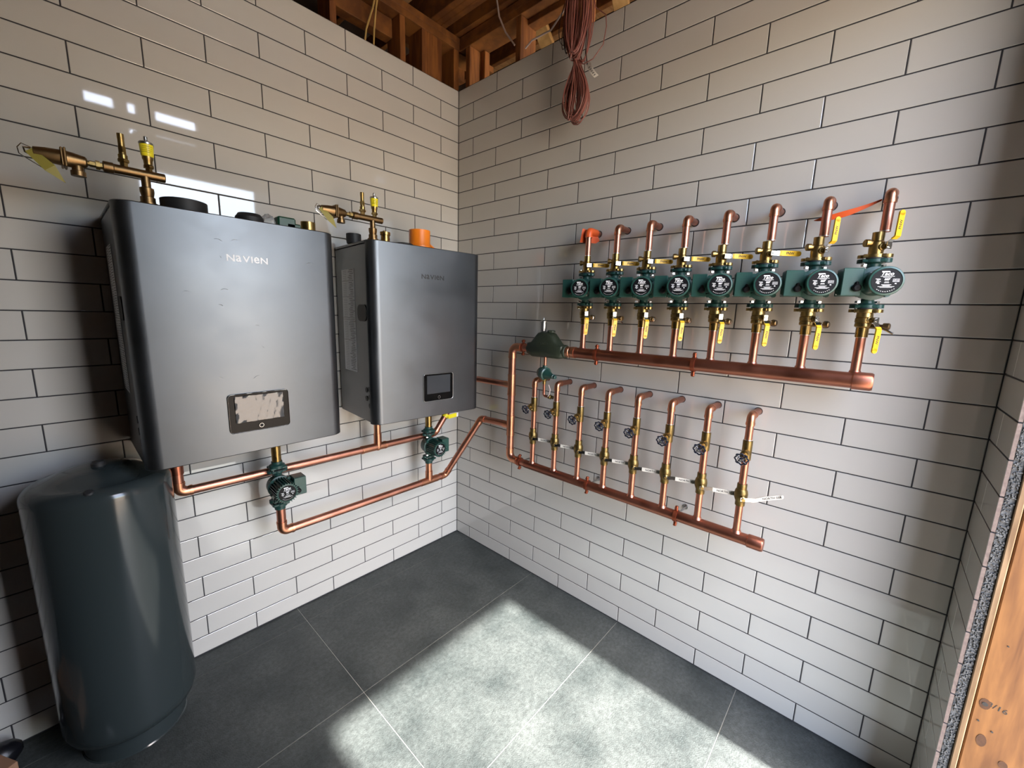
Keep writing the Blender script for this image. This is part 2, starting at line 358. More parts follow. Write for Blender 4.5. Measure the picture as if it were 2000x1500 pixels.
# floor
fl = MB().box((-.9, -.9, -.012), (5.4, 4.0, .02)).obj('floor', M_fgrout, smooth=False, kind='structure')
FG = .0028
ys = [0.02, -.136, -.760, -1.388, -1.998, -2.61, -2.80]; xs = [.02, -1.191, -2.411, -3.4]
for i in range(len(ys)-1):
    for j in range(len(xs)-1):
        x0, x1, y0, y1 = xs[j], xs[j+1], ys[i], ys[i+1]
        MB().box(((x0+x1)/2, (y0+y1)/2, -.004), (x0-x1-FG, y0-y1-FG, .008), bev=.0006).obj('floor_tile', M_floor, fl, smooth=False)
gp = MB().box((-1, -22.8, -.06), (80, 40, .06)).obj('ground', M_ground, smooth=False, kind='structure')
# roof and framing
rf = MB().box((-.8, -.5, 4.25), (6.5, 4.8, .05)).obj('ceiling', M_deck, smooth=False, kind='structure')
def board(name, c, d, m_, par, rot=None): return MB().box(c, d, rot, bev=.0025).obj(name, m_, par, smooth=False)
MB().box((-.8, 1.5, 2.2), (6.5, .05, 4.4)).obj('wall_north_outer', M_dark, smooth=False, kind='structure')
MB().box((1.5, -.5, 2.2), (.05, 4.5, 4.4)).obj('wall_east_outer', M_dark, smooth=False, kind='structure')
MB().box((-3.9, -.5, 2.2), (.05, 4.5, 4.4)).obj('wall_west_outer', M_dark, smooth=False, kind='structure')
MB().box((-1.2, -2.72, 3.95), (5.5, .05, .75)).obj('wall_south_gable', M_dark, smooth=False, kind='structure')
f1 = MB().box((-1.4, .10, 3.41), (3.5, .14, .038), bev=.002).obj('trim_3', M_studh, smooth=False, kind='structure')
board('plate', (-1.42, .10, 3.4495), (3.46, .14, .038), M_studh, f1)
for a, b in ((-.833, -.798), (-.42, -.383), (-.016, .027), (-1.24, -1.202), (-1.65, -1.612), (-2.06, -2.022)):
    board('stud', ((a+b)/2, .10, 1.70), (b-a, .138, 3.38), M_studv, f1)
for i in range(4): board('stud', (-.248+i*.039, .10+.001*i, 1.70), (.0375, .138, 3.38), M_studv, f1)
board('blocking', (-.60, .13, 3.33), (.34, .07, .10), M_studh, f1)
f2 = MB().box((.10, -1.30, 3.41), (.14, 2.7, .038), bev=.002).obj('trim_4', M_studh, smooth=False, kind='structure')
board('plate', (.10, -1.25, 3.4495), (.14, 2.56, .038), M_studh, f2)
for y in (-.051, -.487, -.897, -1.30, -1.71, -2.11):
    board('stud', (.10, y, 1.70), (.138, .038, 3.38), M_studv, f2)
board('stud', (.15, -.092, 1.70), (.045, .038, 3.38), M_studv, f2)
board('blocking', (.125, -.69, 3.375), (.07, .37, .03), M_studh, f2)
# joists over the room and stray lumber in the attic
for x in (-.10, -.14, -.18): board('joist', (x, -1.2, 3.56), (.038, 2.9, .18), M_studh, rf)
for x in (-.75, -1.2, -1.65, -2.1, -2.6): board('joist', (x, -1.2, 3.56), (.038, 2.9, .18), M_studh, rf)
board('joist', (.035, -1.2, 3.52), (.07, 2.7, .09), M_studh, rf)
board('block', (-.03, -.16, 3.585), (.16, .09, .05), M_lightwood, rf, Matrix.Rotation(.15, 3, 'Z'))
board('rafter', (-.3, .45, 3.62), (1.6, .04, .16), M_studh, rf, Matrix.Rotation(.1, 3, 'Z'))
for i in range(4): board('brace', (.55+.1*i, -.35-.22*i, 3.42+.03*i), (.9, .09, .035), (M_lightwood, M_studh)[i % 2], rf, Matrix.Rotation(.25, 3, 'Y') @ Matrix.Rotation(.3, 3, 'Z'))
for i in range(7): board('rafter', (-.6+.38*i, -.4, 3.95+.02*(i % 2)), (.04, 4.2, .16), M_studh, rf)
# ================================================================ boilers
def arc(cx, cy, r, a0, a1, n=8): return [(cx+r*math.cos(a0+(a1-a0)*i/n), cy+r*math.sin(a0+(a1-a0)*i/n)) for i in range(n+1)]
def boiler(name, label, loc, rz, Wd, D, H, film, logo_mat):
    t = thing(name, label, 'boiler', loc, rz, 'wall hung boilers')
    R = .048; g = .004
    prof = arc(R, -D+R, R, PI, 1.5*PI)+arc(Wd-R, -D+R, R, 1.5*PI, 2*PI)
    inner = [(x+(Wd/2-x)*.012, min(y+.004, -D+R-.001) if y < -D+R-.002 else y) for x, y in prof]
    m = MB(); n = len(prof); b = .003
    rings = [(prof, 0.003, 0), (prof, H-.003, 0), (prof, H, 1)]
    def inset(p, k): return [(x+(Wd/2-x)*k*.008, y+(-D/2-y)*k*.012) for x, y in p]
    vs = []
    for pr_, z, k in [(prof, 0.0, 1), (prof, .003, 0), (prof, H-.003, 0), (prof, H, 1)]:
        q = inset(pr_, k); vs += [(x, y, z) for x, y in q]
    fs = []
    for j in range(3):
        for i in range(n-1): fs.append((j*n+i, j*n+i+1, (j+1)*n+i+1, (j+1)*n+i))
    fs.append(tuple(range(n-1, -1, -1))); fs.append(tuple(3*n+i for i in range(n)))
    fs += [(j*n+n-1, j*n, (j+1)*n, (j+1)*n+n-1) for j in range(3)]
    m.add(vs, fs); m.obj('front_cover', M_boil, t)
    yb = -(D-R-g)
    MB().box((Wd/2, yb/2, H/2-.004), (Wd-.006, -yb, H-.020), bev=.003).obj('chassis', M_boils, t)
    MB().box((Wd/2, yb/2, H-.006), (Wd-.002, -yb, .011), bev=.002).obj('top_plate', M_boils, t)
    MB().box((Wd/2, yb-.0015, H/2), (Wd-.014, .006, H-.02)).obj('gasket', M_rubber, t)
    # logo
    Mt = Matrix.Translation((Wd*.515, -D-.0004, .742)) @ Matrix.Rotation(PI/2, 4, 'X')
    if film: Mt = Matrix.Translation((.359, -D-.0004, .742)) @ Matrix.Rotation(PI/2, 4, 'X')
    text_mb('NaVIeN', .0335, None, Mt, bold=.0005, eq=True, gap=.10, fitw=.136).obj('logo', logo_mat, t, smooth=False)
    # control panel
    px0, px1, pz0, pz1 = ((.252, .466, .088, .242) if film else (.280, .470, .088, .240)); pc = ((px0+px1)/2, (pz0+pz1)/2)
    Mp = Matrix.Translation((pc[0], -D, pc[1])) @ Matrix.Rotation(PI/2, 4, 'X')
    def rr(w_, h_, r): 
        return arc(w_/2-r, h_/2-r, r, 0, PI/2, 5)+arc(-w_/2+r, h_/2-r, r, PI/2, PI, 5)+arc(-w_/2+r, -h_/2+r, r, PI, 1.5*PI, 5)+arc(w_/2-r, -h_/2+r, r, 1.5*PI, 2*PI, 5)
    w_, h_ = px1-px0, pz1-pz0
    cp = MB().prism(rr(w_, h_, .013), 0, .004, Mp).obj('control_panel', M_panel, t)
    MB().sweep([Mp @ Vector((x, y, .004)) for x, y in rr(w_, h_, .013)], .0016, 6, closed=True).obj('panel_bezel', M_chrome if film else M_steel, cp)
    Ms = Mp @ Matrix.Translation((.0, .016, 0))
    MB().prism(rr(w_*.79, h_*.66, .002), .004, .0055, Ms).obj('screen', M_screen, cp)
    if film:
        fm = MB(); nx, nz = 14, 9; vs = []
        for i in range(nx+1):
            for j in range(nz+1): vs.append(Ms @ Vector(((i/nx-.5)*w_*.80, (j/nz-.5)*h_*.68, .009+.0036*math.sin(i*2.1+j*.9)*math.cos(j*1.7-i*.6))))
        fm.add(vs, [(i*(nz+1)+j, (i+1)*(nz+1)+j, (i+1)*(nz+1)+j+1, i*(nz+1)+j+1) for i in range(nx) for j in range(nz)])
        fm.obj('protective_film', M_film, cp, label='wrinkled shiny protective film over the screen')
    MB().rev([(.0001, .004), (.0085, .004), (.0085, .007), (.007, .008), (.0001, .008)], Mp @ Vector((.0, -h_/2+.019, 0)), (0, -1, 0), 18, cap=False).obj('knob', M_black, cp)
    MB().sweep([Mp @ Vector((.0078*math.cos(a/16*2*PI), -h_/2+.019+.0078*math.sin(a/16*2*PI), .0085)) for a in range(16)], .0008, 5, closed=True).obj('knob_ring', M_steel, cp)
    # left side: sticker, latch, holes
    if True:
        sx = .0018
        st = MB().box((sx, -.165, .515), (.0012, .16, .53)).obj('sticker', M_sticker, t, smooth=False)
        ik = MB()
        for i in range(58):
            z = .775-i*.009; wd = random.uniform(.03, .075)
            if i in (6, 15, 27, 28, 40): ik.box((sx-.0008, -.165, z), (.0004, .15, .0016)); continue
            ik.box((sx-.0008, -.205+random.uniform(-.012, .012), z), (.0004, wd, .0022)); ik.box((sx-.0008, -.125, z-.003), (.0004, .045, .0012))
        ik.obj('printed_lines', M_ink, st, smooth=False)
    m = MB(); m.prism([(p[0]*1.0, p[1]) for p in rr(.105, .082, .03)], 0, .006, Matrix.Translation((.004, -.335, .56)) @ Matrix.Rotation(-PI/2, 4, 'Y') @ Matrix.Rotation(PI/2, 4, 'Z')); m.obj('side_grip', M_black, t)
    for y, z in ((-.352, .172), (-.388, .180), (-.352, .128), (-.388, .140), (-.388, .095)):
        MB().cyl((.0045, y, z), (.0008, y, z), .0135, n=16).obj('grommet', M_rubber, t)
    if film:
        rnd = random.Random(4); m = MB()
        for i in range(11):
            x, z, a = rnd.uniform(.12, .62), rnd.uniform(.25, .87), rnd.uniform(-1.2, .6); l = rnd.uniform(.006, .028); q = []
            for k in range(6): f = k/5-.5; q.append((x+l*f*math.cos(a)+.05*l*math.sin(f*9), -D-.0003, z+l*f*math.sin(a)+.08*l*math.cos(f*7)))
            m.sweep(q, rnd.uniform(.0003, .0006), 4)
        m.obj('scuff_mark', M_steel, t, kind='stuff')
    return t
BL = boiler('boiler', 'larger grey wall-hung boiler, white logo, film over its screen, above the tank', (-1.786, -.004, 1.124), 0, .700, .451, .900, True, M_white)
BR = boiler('boiler', 'grey wall-hung boiler nearest the room corner, black logo, orange collar on top', (-.8855, -.012, 1.126), -.09, .668, .440, .903, False, M_ink)

# brass air vent / relief manifold on top of each boiler ----------------
def manifold(label, loc, sc=1.0):
    t = thing('relief_manifold', label, 'valve', loc, 0, 'brass manifolds on the boilers')
    z = .120
    m = MB(); m.rev([(.026, 0), (.026, .026), (.021, .027), (.021, .045), (.017, .047), (.020, .062), (.020, .075), (.013, .078), (.013, z)], n=16)
    m.obj('nipple', M_bronze, t)
    m = MB(); m.rev([(.012, -.105), (.017, -.103), (.017, -.080), (.0145, -.078), (.0145, .052), (.013, .054)], (0, 0, z), (1, 0, 0), 18)
    m.obj('tee_body', M_bronze, t)
    m = MB(); m.rev([(.0095, 0), (.0095, .014), (.014, .014), (.014, .024), (.010, .024), (.010, .034)], (-.135, 0, z), (1, 0, 0), 6); m.cyl((-.14, 0, z), (-.10, 0, z), .008)
    m.obj('union_nut', M_brass, t)
    # relief valve
    m = MB(); m.rev([(.013, 0), (.017, .004), (.022, .030), (.024, .046)], (-.140, 0, z), (-1, 0, 0), 18)
    m.box((-.188, 0, z), (.006, .056, .056), Matrix.Rotation(PI/4*0, 3, 'X'), bev=.002); m.box((-.195, 0, z), (.006, .054, .054), None, bev=.002)
    m.rev([(.023, 0), (.021, .03), (.017, .055), (.010, .058)], (-.198, 0, z), (-1, 0, 0), 18)
    m.rev([(.013, 0), (.014, .03), (.018, .032), (.018, .046)], (-.163, 0, z), (0, 0, -1), 16)
    rv = m.obj('relief_valve', M_bronze, t)
    m = MB(); pts = [(-.256, 0, z+.012), (-.275, -.004, z+.018), (-.284, -.008, z+.004), (-.282, -.012, z-.014), (-.268, -.012, z-.024), (-.235, -.010, z-.045)]
    m.sweep(pts, .0014, 6); m.sweep([(-.256, 0, z-.010), (-.270, -.003, z-.004), (-.272, -.003, z+.008), (-.258, 0, z+.010)], .003, 6); m.obj('test_lever', M_chrome, rv)
    m = MB(); a = Vector((-.262, -.012, z+.002)); b = Vector((-.195, -.02, z-.078)); d = (b-a); nrm = Vector((.75, 0, .65)).normalized()
    m.add([a-nrm*.010, a+nrm*.012, a+d*.55+nrm*.016+Vector((0, -.01, 0)), b, a+d*.55-nrm*.014+Vector((0, -.008, 0))], [(0, 1, 2, 4), (4, 2, 3)])
    m.add([Vector(v)+Vector((.0003, .0008, 0)) for v in m.v[:5]], [(4, 2, 1, 0), (3, 2, 4)]); m.obj('paper_tag', M_tagy, t, smooth=False)
    # check valve with cap
    m = MB(); m.rev([(.011, 0), (.011, .012), (.016, .014), (.016, .022), (.012, .024)], (-.052, 0, z+.012), (0, 0, 1), 6)
    m.rev([(.012, .022), (.0125, .036), (.010, .038), (.0095, .045)], (-.052, 0, z+.012), (0, 0, 1), 14); m.rev([(.0105, .044), (.0105, .062)], (-.052, 0, z+.012), (0, 0, 1), 6)
    m.rev([(.0088, .062), (.0088, .085), (.0093, .086), (.0093, .102)], (-.052, 0, z+.012), (0, 0, 1), 12); m.obj('drain_cap', M_brass, t)
    # float air vent
    vt = MB(); vt.rev([(.010, 0), (.010, .012), (.015, .013), (.015, .022), (.011, .024)], (.012, 0, z+.010), (0, 0, 1), 6); vt.rev([(.012, .024), (.013, .038), (.0155, .042), (.0155, .050)], (.012, 0, z+.010), (0, 0, 1), 16)
    av = vt.obj('air_vent', M_brass, t)
    MB().rev([(.0155, .050), (.0175, .054), (.0195, .088), (.0195, .090)], (.012, 0, z+.010), (0, 0, 1), 20, cap=False).obj('vent_label', M_lemon, av)
    MB().rev([(.0205, .088), (.0205, .094), (.018, .097), (.004, .098), (.004, .102), (.0055, .103), (.0055, .114), (.003, .116)], (.012, 0, z+.010), (0, 0, 1), 20).obj('vent_cap', M_steel, av)
    m = MB()
    for i in range(4):
        an0 = -2.6+.1*i
        m.sweep([(.012+.0190*math.cos(an0+q*.12), .0190*math.sin(an0+q*.12), z+.010+.062+i*.006) for q in range(14)], .0005, 4)
    m.obj('vent_lettering', M_ink, av)
    return t
mf = manifold('brass relief manifold with yellow-banded air vent on the larger left boiler', (-1.676, -.30, 2.024))
copy_tree(mf, None, (-.818, -.30, 2.031), None, 'brass relief manifold with yellow-banded air vent on the boiler nearest the corner')
def ring(name, label, cat, c, r, h, m_, n=24, lip=.003, label2=None):
    m = MB(); m.rev([(r-lip, h), (r, h), (r, 0), (r-lip, 0)], c, (0, 0, 1), n, cap=False); m.rev([(r-lip, 0), (r-lip, h)], c, (0, 0, 1), n, cap=False)
    return tag(m.obj(name, m_), label, cat)
tl = 2.024
tag(MB().rev([(.070, 0), (.070, .052), (.064, .054)], (-1.575, -.30, tl), (0, 0, 1), 28).obj('vent_cover', M_rubber), 'flat black round cover on the left boiler beside the brass manifold', 'cover')
tag(MB().rev([(.050, 0), (.050, .034), (.040, .048), (.012, .050)], (-1.365, -.30, tl), (0, 0, 1), 24).obj('flue_cap', M_rubber), 'low black domed cap near the middle of the left boiler top', 'cap')
m = MB(); m.box((-1.232, -.30, tl+.029), (.072, .06, .058), bev=.006); m.box((-1.205, -.30, tl+.018), (.06, .06, .036), bev=.005)
tag(m.obj('gas_plug', M_green2), 'dark green stepped plug on top of the left boiler', 'plug')
m = MB().ball((-1.297, -.30, tl+.030), .030, 10, (1, .8, 1)); m.v = [(x+random.uniform(-.004, .004), y, z+random.uniform(-.004, .004)) for x, y, z in m.v]
tag(m.obj('plastic_wad', M_clear, smooth=False), 'crumpled clear plastic wad left of the green plug', 'plastic')
ring('brass_coupling', 'squat brass coupling on the right end of the left boiler top', 'fitting', (-1.135, -.30, tl), .030, .056, M_brass)
m = MB().rev([(.022, 0), (.022, .050), (.026, .051), (.026, .066), (.020, .067)], (-.755, -.31, 2.031), (0, 0, 1), 20); m.box((-.760, -.31, 2.100), (.008, .012, .008), bev=.001)
tag(m.obj('brass_coupling', M_brass), 'squat brass coupling beside the manifold on the boiler nearest the corner', 'fitting')
tag(MB().rev([(.034, 0), (.036, .02), (.036, .046), (.033, .048)], (-.880, -.22, 2.031), (0, 0, 1), 22).obj('flue_cap', M_rubber), 'dark round plug behind the brass manifold of the boiler nearest the corner', 'cap')
tag(MB().rev([(.055, 0), (.055, .028), (.045, .033)], (-.62, -.27, 2.031), (0, 0, 1), 24).obj('vent_cover', M_rubber), 'low black cover just left of the orange collar', 'cover')
m = MB(); m.rev([(.069, .028), (.062, .030), (.058, .045), (.058, .112), (.055, .112), (.055, .03)], (-.528, -.29, 2.031), (0, 0, 1), 30, cap=False)
m.add([(-.528+.058, -.31, 2.078), (-.528+.058, -.26, 2.078), (-.405, -.26, 2.040), (-.405, -.31, 2.040), (-.528+.04, -.31, 2.040), (-.528+.04, -.26, 2.040)], [(0, 1, 2, 3), (0, 3, 4), (1, 5, 2), (3, 2, 5, 4)])
m.rev([(.066, 0), (.066, .03)], (-.528, -.29, 2.031), (0, 0, 1), 24)
tag(m.obj('vent_collar', M_orange), 'bright orange plastic collar on top of the boiler nearest the corner', 'collar')
# expansion tank --------------------------------------------------------
tk = thing('expansion_tank', 'tall grey steel expansion tank standing on the floor below the left boiler', 'tank', (-1.893, -.212, 0))
prof = [(.172, .085), (.192, .100), (.1995, .125)]+[(.2, .14), (.2, .30), (.2, .60), (.2, .90), (.2, 1.03), (.2, 1.035)]
for i in range(1, 9): a = i/8*PI/2; prof.append((.155+.045*math.cos(a), 1.035+.045*math.sin(a)))
for r_, z_ in ((.13, 1.093), (.10, 1.107), (.06, 1.117), (.02, 1.121), (.001, 1.1215)): prof.append((r_, z_))
MB().rev(prof, n=64).obj('shell', M_tank, tk, ang=40)
MB().rev([(.160, 0), (.156, .004), (.156, .10)], n=48).obj('base_ring', M_tank, tk)
MB().rev([(.020, 1.105), (.020, 1.13), (.016, 1.136)], (.0, -.02, 0), n=18).obj('air_valve_cap', M_rubber, tk)
MB().rev([(.013, 0), (.013, .012), (.009, .016)], (-.035, -.165, 1.067), (-.1, -.6, .8), n=14).obj('plug', M_rubber, tk)
m = MB(); m.add([(-.05, -.055, 1.122), (.035, -.075, 1.120), (.055, -.03, 1.123), (.02, .02, 1.124), (-.03, .0, 1.125)], [(0, 1, 2, 3, 4)]); m.add([(x, y, z-.002) for x, y, z in m.v[:5]], [(4, 3, 2, 1, 0), (0, 1, 6, 5)] if False else [(4, 3, 2, 1, 0)])
tag(m.obj('paper_tag', M_tagw, smooth=False), 'white paper scrap lying on the tank top', 'paper')
# ================================================================ pumps
def pump_parts(t, fins=False, boxside=-1, yaw=math.radians(18)):
    """origin = pump centre on the pipe axis, local X into the room, Y to the right"""
    Ry = Matrix.Rotation(yaw, 4, 'Z')
    m = MB()
    for s in (1, -1):
        m.rev([(.019, 0), (.017, .018), (.020, .034), (.028, .040)], (0, 0, s*.030), (0, 0, s), 20)
        for q in (-1, 1): m.cyl((0, q*.030, s*.068), (0, q*.030, s*.080), .015, n=16)
        m.box((0, 0, s*.074), (.052, .062, .012), bev=.003)
        m.rev([(.030, 0), (.030, .010)], (0, 0, s*.069), (0, 0, s), 24)
    m.rev([(.030, -.030), (.046, -.024), (.050, -.012), (.050, .016), (.054, .018), (.054, .030), (.040, .034)], (0, 0, 0), Ry @ Vector((1, 0, 0)), 28)
    m.obj('volute', M_greend, t)
    mm = MB(); mm.rev([(.038, .030), (.0405, .036), (.0415, .110), (.0445, .112), (.0450, .124), (.0430, .128), (.0385, .129), (.0375, .1265), (.001, .1265)], (0, 0, 0), (1, 0, 0), 36, cap=False)
    if fins:
        for i in range(26):
            a = 2*PI*i/26; mm.box((.080, .0435*math.cos(a), .0435*math.sin(a)), (.098, .0045, .009) if False else (.098, .0035, .010), Matrix.Rotation(a+PI/2, 3, 'X'))
    for i in range(4):
        a = PI/4+i*PI/2; mm.cyl((.018, .052*math.cos(a), .052*math.sin(a)), (.042, .052*math.cos(a), .052*math.sin(a)), .0075, n=10)
    mm.xf(Ry); mot = mm.obj('motor', M_green, t)
    x = .1268
    pl = MB().rev([(.0372, 0), (.0372, .0008)], (x, 0, 0), (1, 0, 0), 36).xf(Ry).obj('name_plate', M_black, t)
    Mt = Ry @ Matrix.Translation((x+.0009, 0, 0)) @ Matrix.Rotation(PI/2, 4, 'Z') @ Matrix.Rotation(PI/2, 4, 'X')
    L = MB(); text_mb('Taco', .0155, L, Mt @ Matrix.Translation((.001, .0165, 0)), extr=.0002, bold=.0003, shear=.35)
    L.add([Mt @ Vector(p) for p in ((-.014, .026, 0), (-.014, .0295, 0), (.004, .0295, 0), (.0065, .026, 0))], [(3, 2, 1, 0)])
    text_mb('007', .0085, L, Mt @ Matrix.Translation((.002, .0018, 0)), extr=.0002, bold=.0003, shear=.2)
    def bar(cx, cy, wd, h=.0009): L.add([Mt @ Vector((cx-wd/2, cy-h/2, .0002)), Mt @ Vector((cx+wd/2, cy-h/2, .0002)), Mt @ Vector((cx+wd/2, cy+h/2, .0002)), Mt @ Vector((cx-wd/2, cy+h/2, .0002))], [(0, 1, 2, 3)])
    for cy, wd in ((.0135, .034), (.0108, .020), (-.003, .010), (-.0055, .012), (-.0115, .024), (-.0142, .018), (-.017, .040), (-.0195, .030)): bar(.001, cy, wd)
    for i in range(6): bar(-.021+.002*(i % 2), .006-.0028*i, .012-.003*(i % 3), .0011)
    for i in range(5): bar(.023, .006-.0022*i, .016, .0004)
    for i in range(6): L.add([Mt @ Vector((.0155+i*.003, -.0028, .0002)), Mt @ Vector((.0158+i*.003, -.0028, .0002)), Mt @ Vector((.0158+i*.003, .006, .0002)), Mt @ Vector((.0155+i*.003, .006, .0002))], [(0, 1, 2, 3)])
    bar(.023, -.008, .004, .003)
    for i in range(9):
        a = PI*1.28+i*PI*.44/8; a2 = a+.07; r = .0315
        L.add([Mt @ Vector((q*math.cos(b), q*math.sin(b), .0002)) for q, b in ((r, a), (r, a2), (r+.0014, a2), (r+.0014, a))], [(0, 1, 2, 3)])
    L.obj('lettering', M_white, pl, smooth=False)
    s = boxside
    b = MB(); b.box((.052, s*.072, .001), (.066, .054, .088), bev=.002); b.box((.052, s*.050, 0), (.050, .03, .05)); b.xf(Ry); bx = b.obj('terminal_box', M_green, t)
    k = MB(); k.rev([(.012, 0), (.012, .010), (.008, .014), (.001, .014)], (.085, s*.060, -.018), (1, 0, 0), 18, cap=False); k.box((.089, s*.060, -.009), (.008, .010, .022), bev=.003); k.xf(Ry); k.obj('conduit_plug', M_black, bx)
    k = MB(); k.cyl((.045, s*.0985, -.036), (.045, s*.1008, -.036), .003, n=10); k.xf(Ry); k.obj('screw', M_chrome, bx)
    for sg in (1, -1):
        for q in (-1, 1):
            k = MB(); ax = (0, 0, 1); yy = q*.030
            k.rev([(.0045, 0), (.0045, .030)], (.014*0, yy, sg*.066), (0, 0, sg), 8); k.rev([(.0085, 0), (.0085, .007)], (0, yy, sg*.056), (0, 0, sg), 6); k.xf(Matrix.Rotation(math.radians(35), 4, 'Z')); k.obj('bolt', M_chrome, t)
    MB().rev([(.031, 0), (.031, .003)], (0, 0, .080), n=20).obj('gasket', M_rubber, t); MB().rev([(.031, -.083), (.031, -.080)], n=20).obj('gasket', M_rubber, t)
    return t
UY = [-1.120-.158*i for i in range(8)]           # upper station positions along the right wall
LY = [-.8305-.158*i for i in range(8)]           # lower stations
DU, DLo = .100, .125
ORD = ['leftmost', 'second from left', 'third from left', 'fourth from left', 'fourth from right', 'third from right', 'second from right', 'rightmost']
p0 = thing('circulator_pump', 'green circulator pump, round black name plate, %s in the row of eight' % ORD[0], 'pump', (-DU, UY[0], 1.834), PI, 'green circulator pumps in a row on the right wall')
pump_parts(p0)
for i in range(1, 8): copy_tree(p0, None, (-DU, UY[i], 1.834), PI, 'green circulator pump, round black name plate, %s in the row of eight' % ORD[i])
# ---- ball valves with flanges
def lever(t, path, wdir, wid, name='handle', yellow=M_yellow, split=.30, txt='FNW', M=None):
    """flat bent strip through path points; wdir = width direction"""
    P = [Vector(p) for p in path]; w_ = Vector(wdir).normalized()*wid/2; th = .0011
    def strip(P, mb, thk):
        for a, b in zip(P[:-1], P[1:]):
            d = (b-a).normalized(); nn = d.cross(w_.normalized()).normalized()*thk
            mb.add([a-w_-nn, a+w_-nn, b+w_-nn, b-w_-nn, a-w_+nn, a+w_+nn, b+w_+nn, b-w_+nn], [(0,1,2,3), (7,6,5,4), (0,4,5,1), (1,5,6,2), (2,6,7,3), (3,7,4,0)])
    tot = sum((b-a).length for a, b in zip(P[:-1], P[1:])); 
    m = MB(); strip(P, m, th); h = m.obj(name, M_chrome, t)
    # grip sleeve
    acc = 0; Q = []
    for a, b in zip(P[:-1], P[1:]):
        l = (b-a).length
        if acc+l > split*tot:
            s0 = max(0, (split*tot-acc)/l)
            if not Q: Q.append(a+(b-a)*s0)
            Q.append(b)
        acc += l
    ww = w_.copy(); g = MB(); w_ *= 1.12; strip(Q, g, .0026)
    e = Q[-1]; d = (Q[-1]-Q[-2]).normalized(); nn = d.cross(w_.normalized()).normalized()
    g.rev([(w_.length, -.0026), (w_.length, .0026)], e, nn, 14)
    gr = g.obj('grip', yellow, h)
    a, b = Q[-2], Q[-1]; d = (b-a).normalized(); u = w_.normalized(); n_ = d.cross(u); mid = (a+b)/2
    for sgn in (1, -1):
        nrm = n_*sgn; up = nrm.cross(d)
        Mx = Matrix((d, up, nrm)).transposed().to_4x4(); Mx.translation = mid+nrm*.0028
        if sgn == 1 and M != -1 or sgn == -1 and M == -1:
            text_mb(txt, wid*.80, None, Mx @ Matrix.Translation((0, -wid*.26, 0)), extr=.0002, bold=.0003).obj('lettering', M_ink, h, smooth=False)
    return h
def stem(t, z, yaw, d, mat_=M_oldbrass):
    Ry = Matrix.Rotation(yaw, 4, 'Z'); m = MB(); m.rev([(.012, 0), (.012, d*.55), (.009, d*.6), (.009, d*.85)], (0, 0, z), (1, 0, 0), 12); m.xf(Ry); m.obj('stem', mat_, t)
    m = MB(); m.rev([(.0045, d*.8), (.0045, d+.004)], (0, 0, z), (1, 0, 0), 8); m.rev([(.0065, d), (.0065, d+.005)], (0, 0, z), (1, 0, 0), 6); m.xf(Ry); m.obj('stem_nut', M_chrome, t)
S45 = math.radians(45)
def upper_valve(label, loc, up):
    t = thing('ball_valve', label, 'valve', loc, PI, 'brass ball valves above the pumps')
    # local z=0 at flange face on the pump
    m = MB(); m.rev([(.0195, .012), (.0205, .030), (.0205, .050), (.0165, .054), (.0165, .082)], n=20)
    m.obj('body', M_brass, t)
    m = MB(); m.box((0, 0, .006), (.05, .06, .011), bev=.002)
    for q in (-1, 1): m.cyl((0, q*.030, .001), (0, q*.030, .011), .0155, n=16)
    m.rev([(.030, .001), (.030, .011)], n=24); m.obj('flange', M_brass, t)
    m = MB(); m.rev([(.009, .01), (.009, .024), (.0125, .025), (.0125, .036), (.010, .038)], (0, 0, .048), (.55, -.83, 0), 14); m.obj('side_cap', M_brass, t)
    stem(t, .034, S45, .042)
    c = Matrix.Rotation(S45, 3, 'Z'); o = c @ Vector((.043, 0, .034)); r = c @ Vector((0, 1, 0)); f = c @ Vector((1, 0, 0))
    if up: lever(t, [o-Vector((0, 0, .010)), o+Vector((0, 0, .012)), o+Vector((0, 0, .026))+f*.018+r*.004, o+Vector((0, 0, .095))+f*.020+r*.004], r, .0155, M=-1)
    else: lever(t, [o-r*.010, o+r*.012, o+r*.024+f*.004, o+r*.092+f*.004], (0, 0, 1), .0165, M=1)
    return t
v0 = upper_valve('brass ball valve with yellow lever pointing right above the leftmost pump', (-DU, UY[0], 1.917), False)
for i in range(1, 6): copy_tree(v0, None, (-DU, UY[i], 1.917), PI, 'brass ball valve, yellow lever pointing right, above the pump %s in its row' % ORD[i])
v1 = upper_valve('brass ball valve with raised yellow lever above the pump second from right', (-DU, UY[6], 1.917), True)
copy_tree(v1, None, (-DU, UY[7], 1.917), PI, 'brass ball valve with raised yellow lever above the rightmost pump')
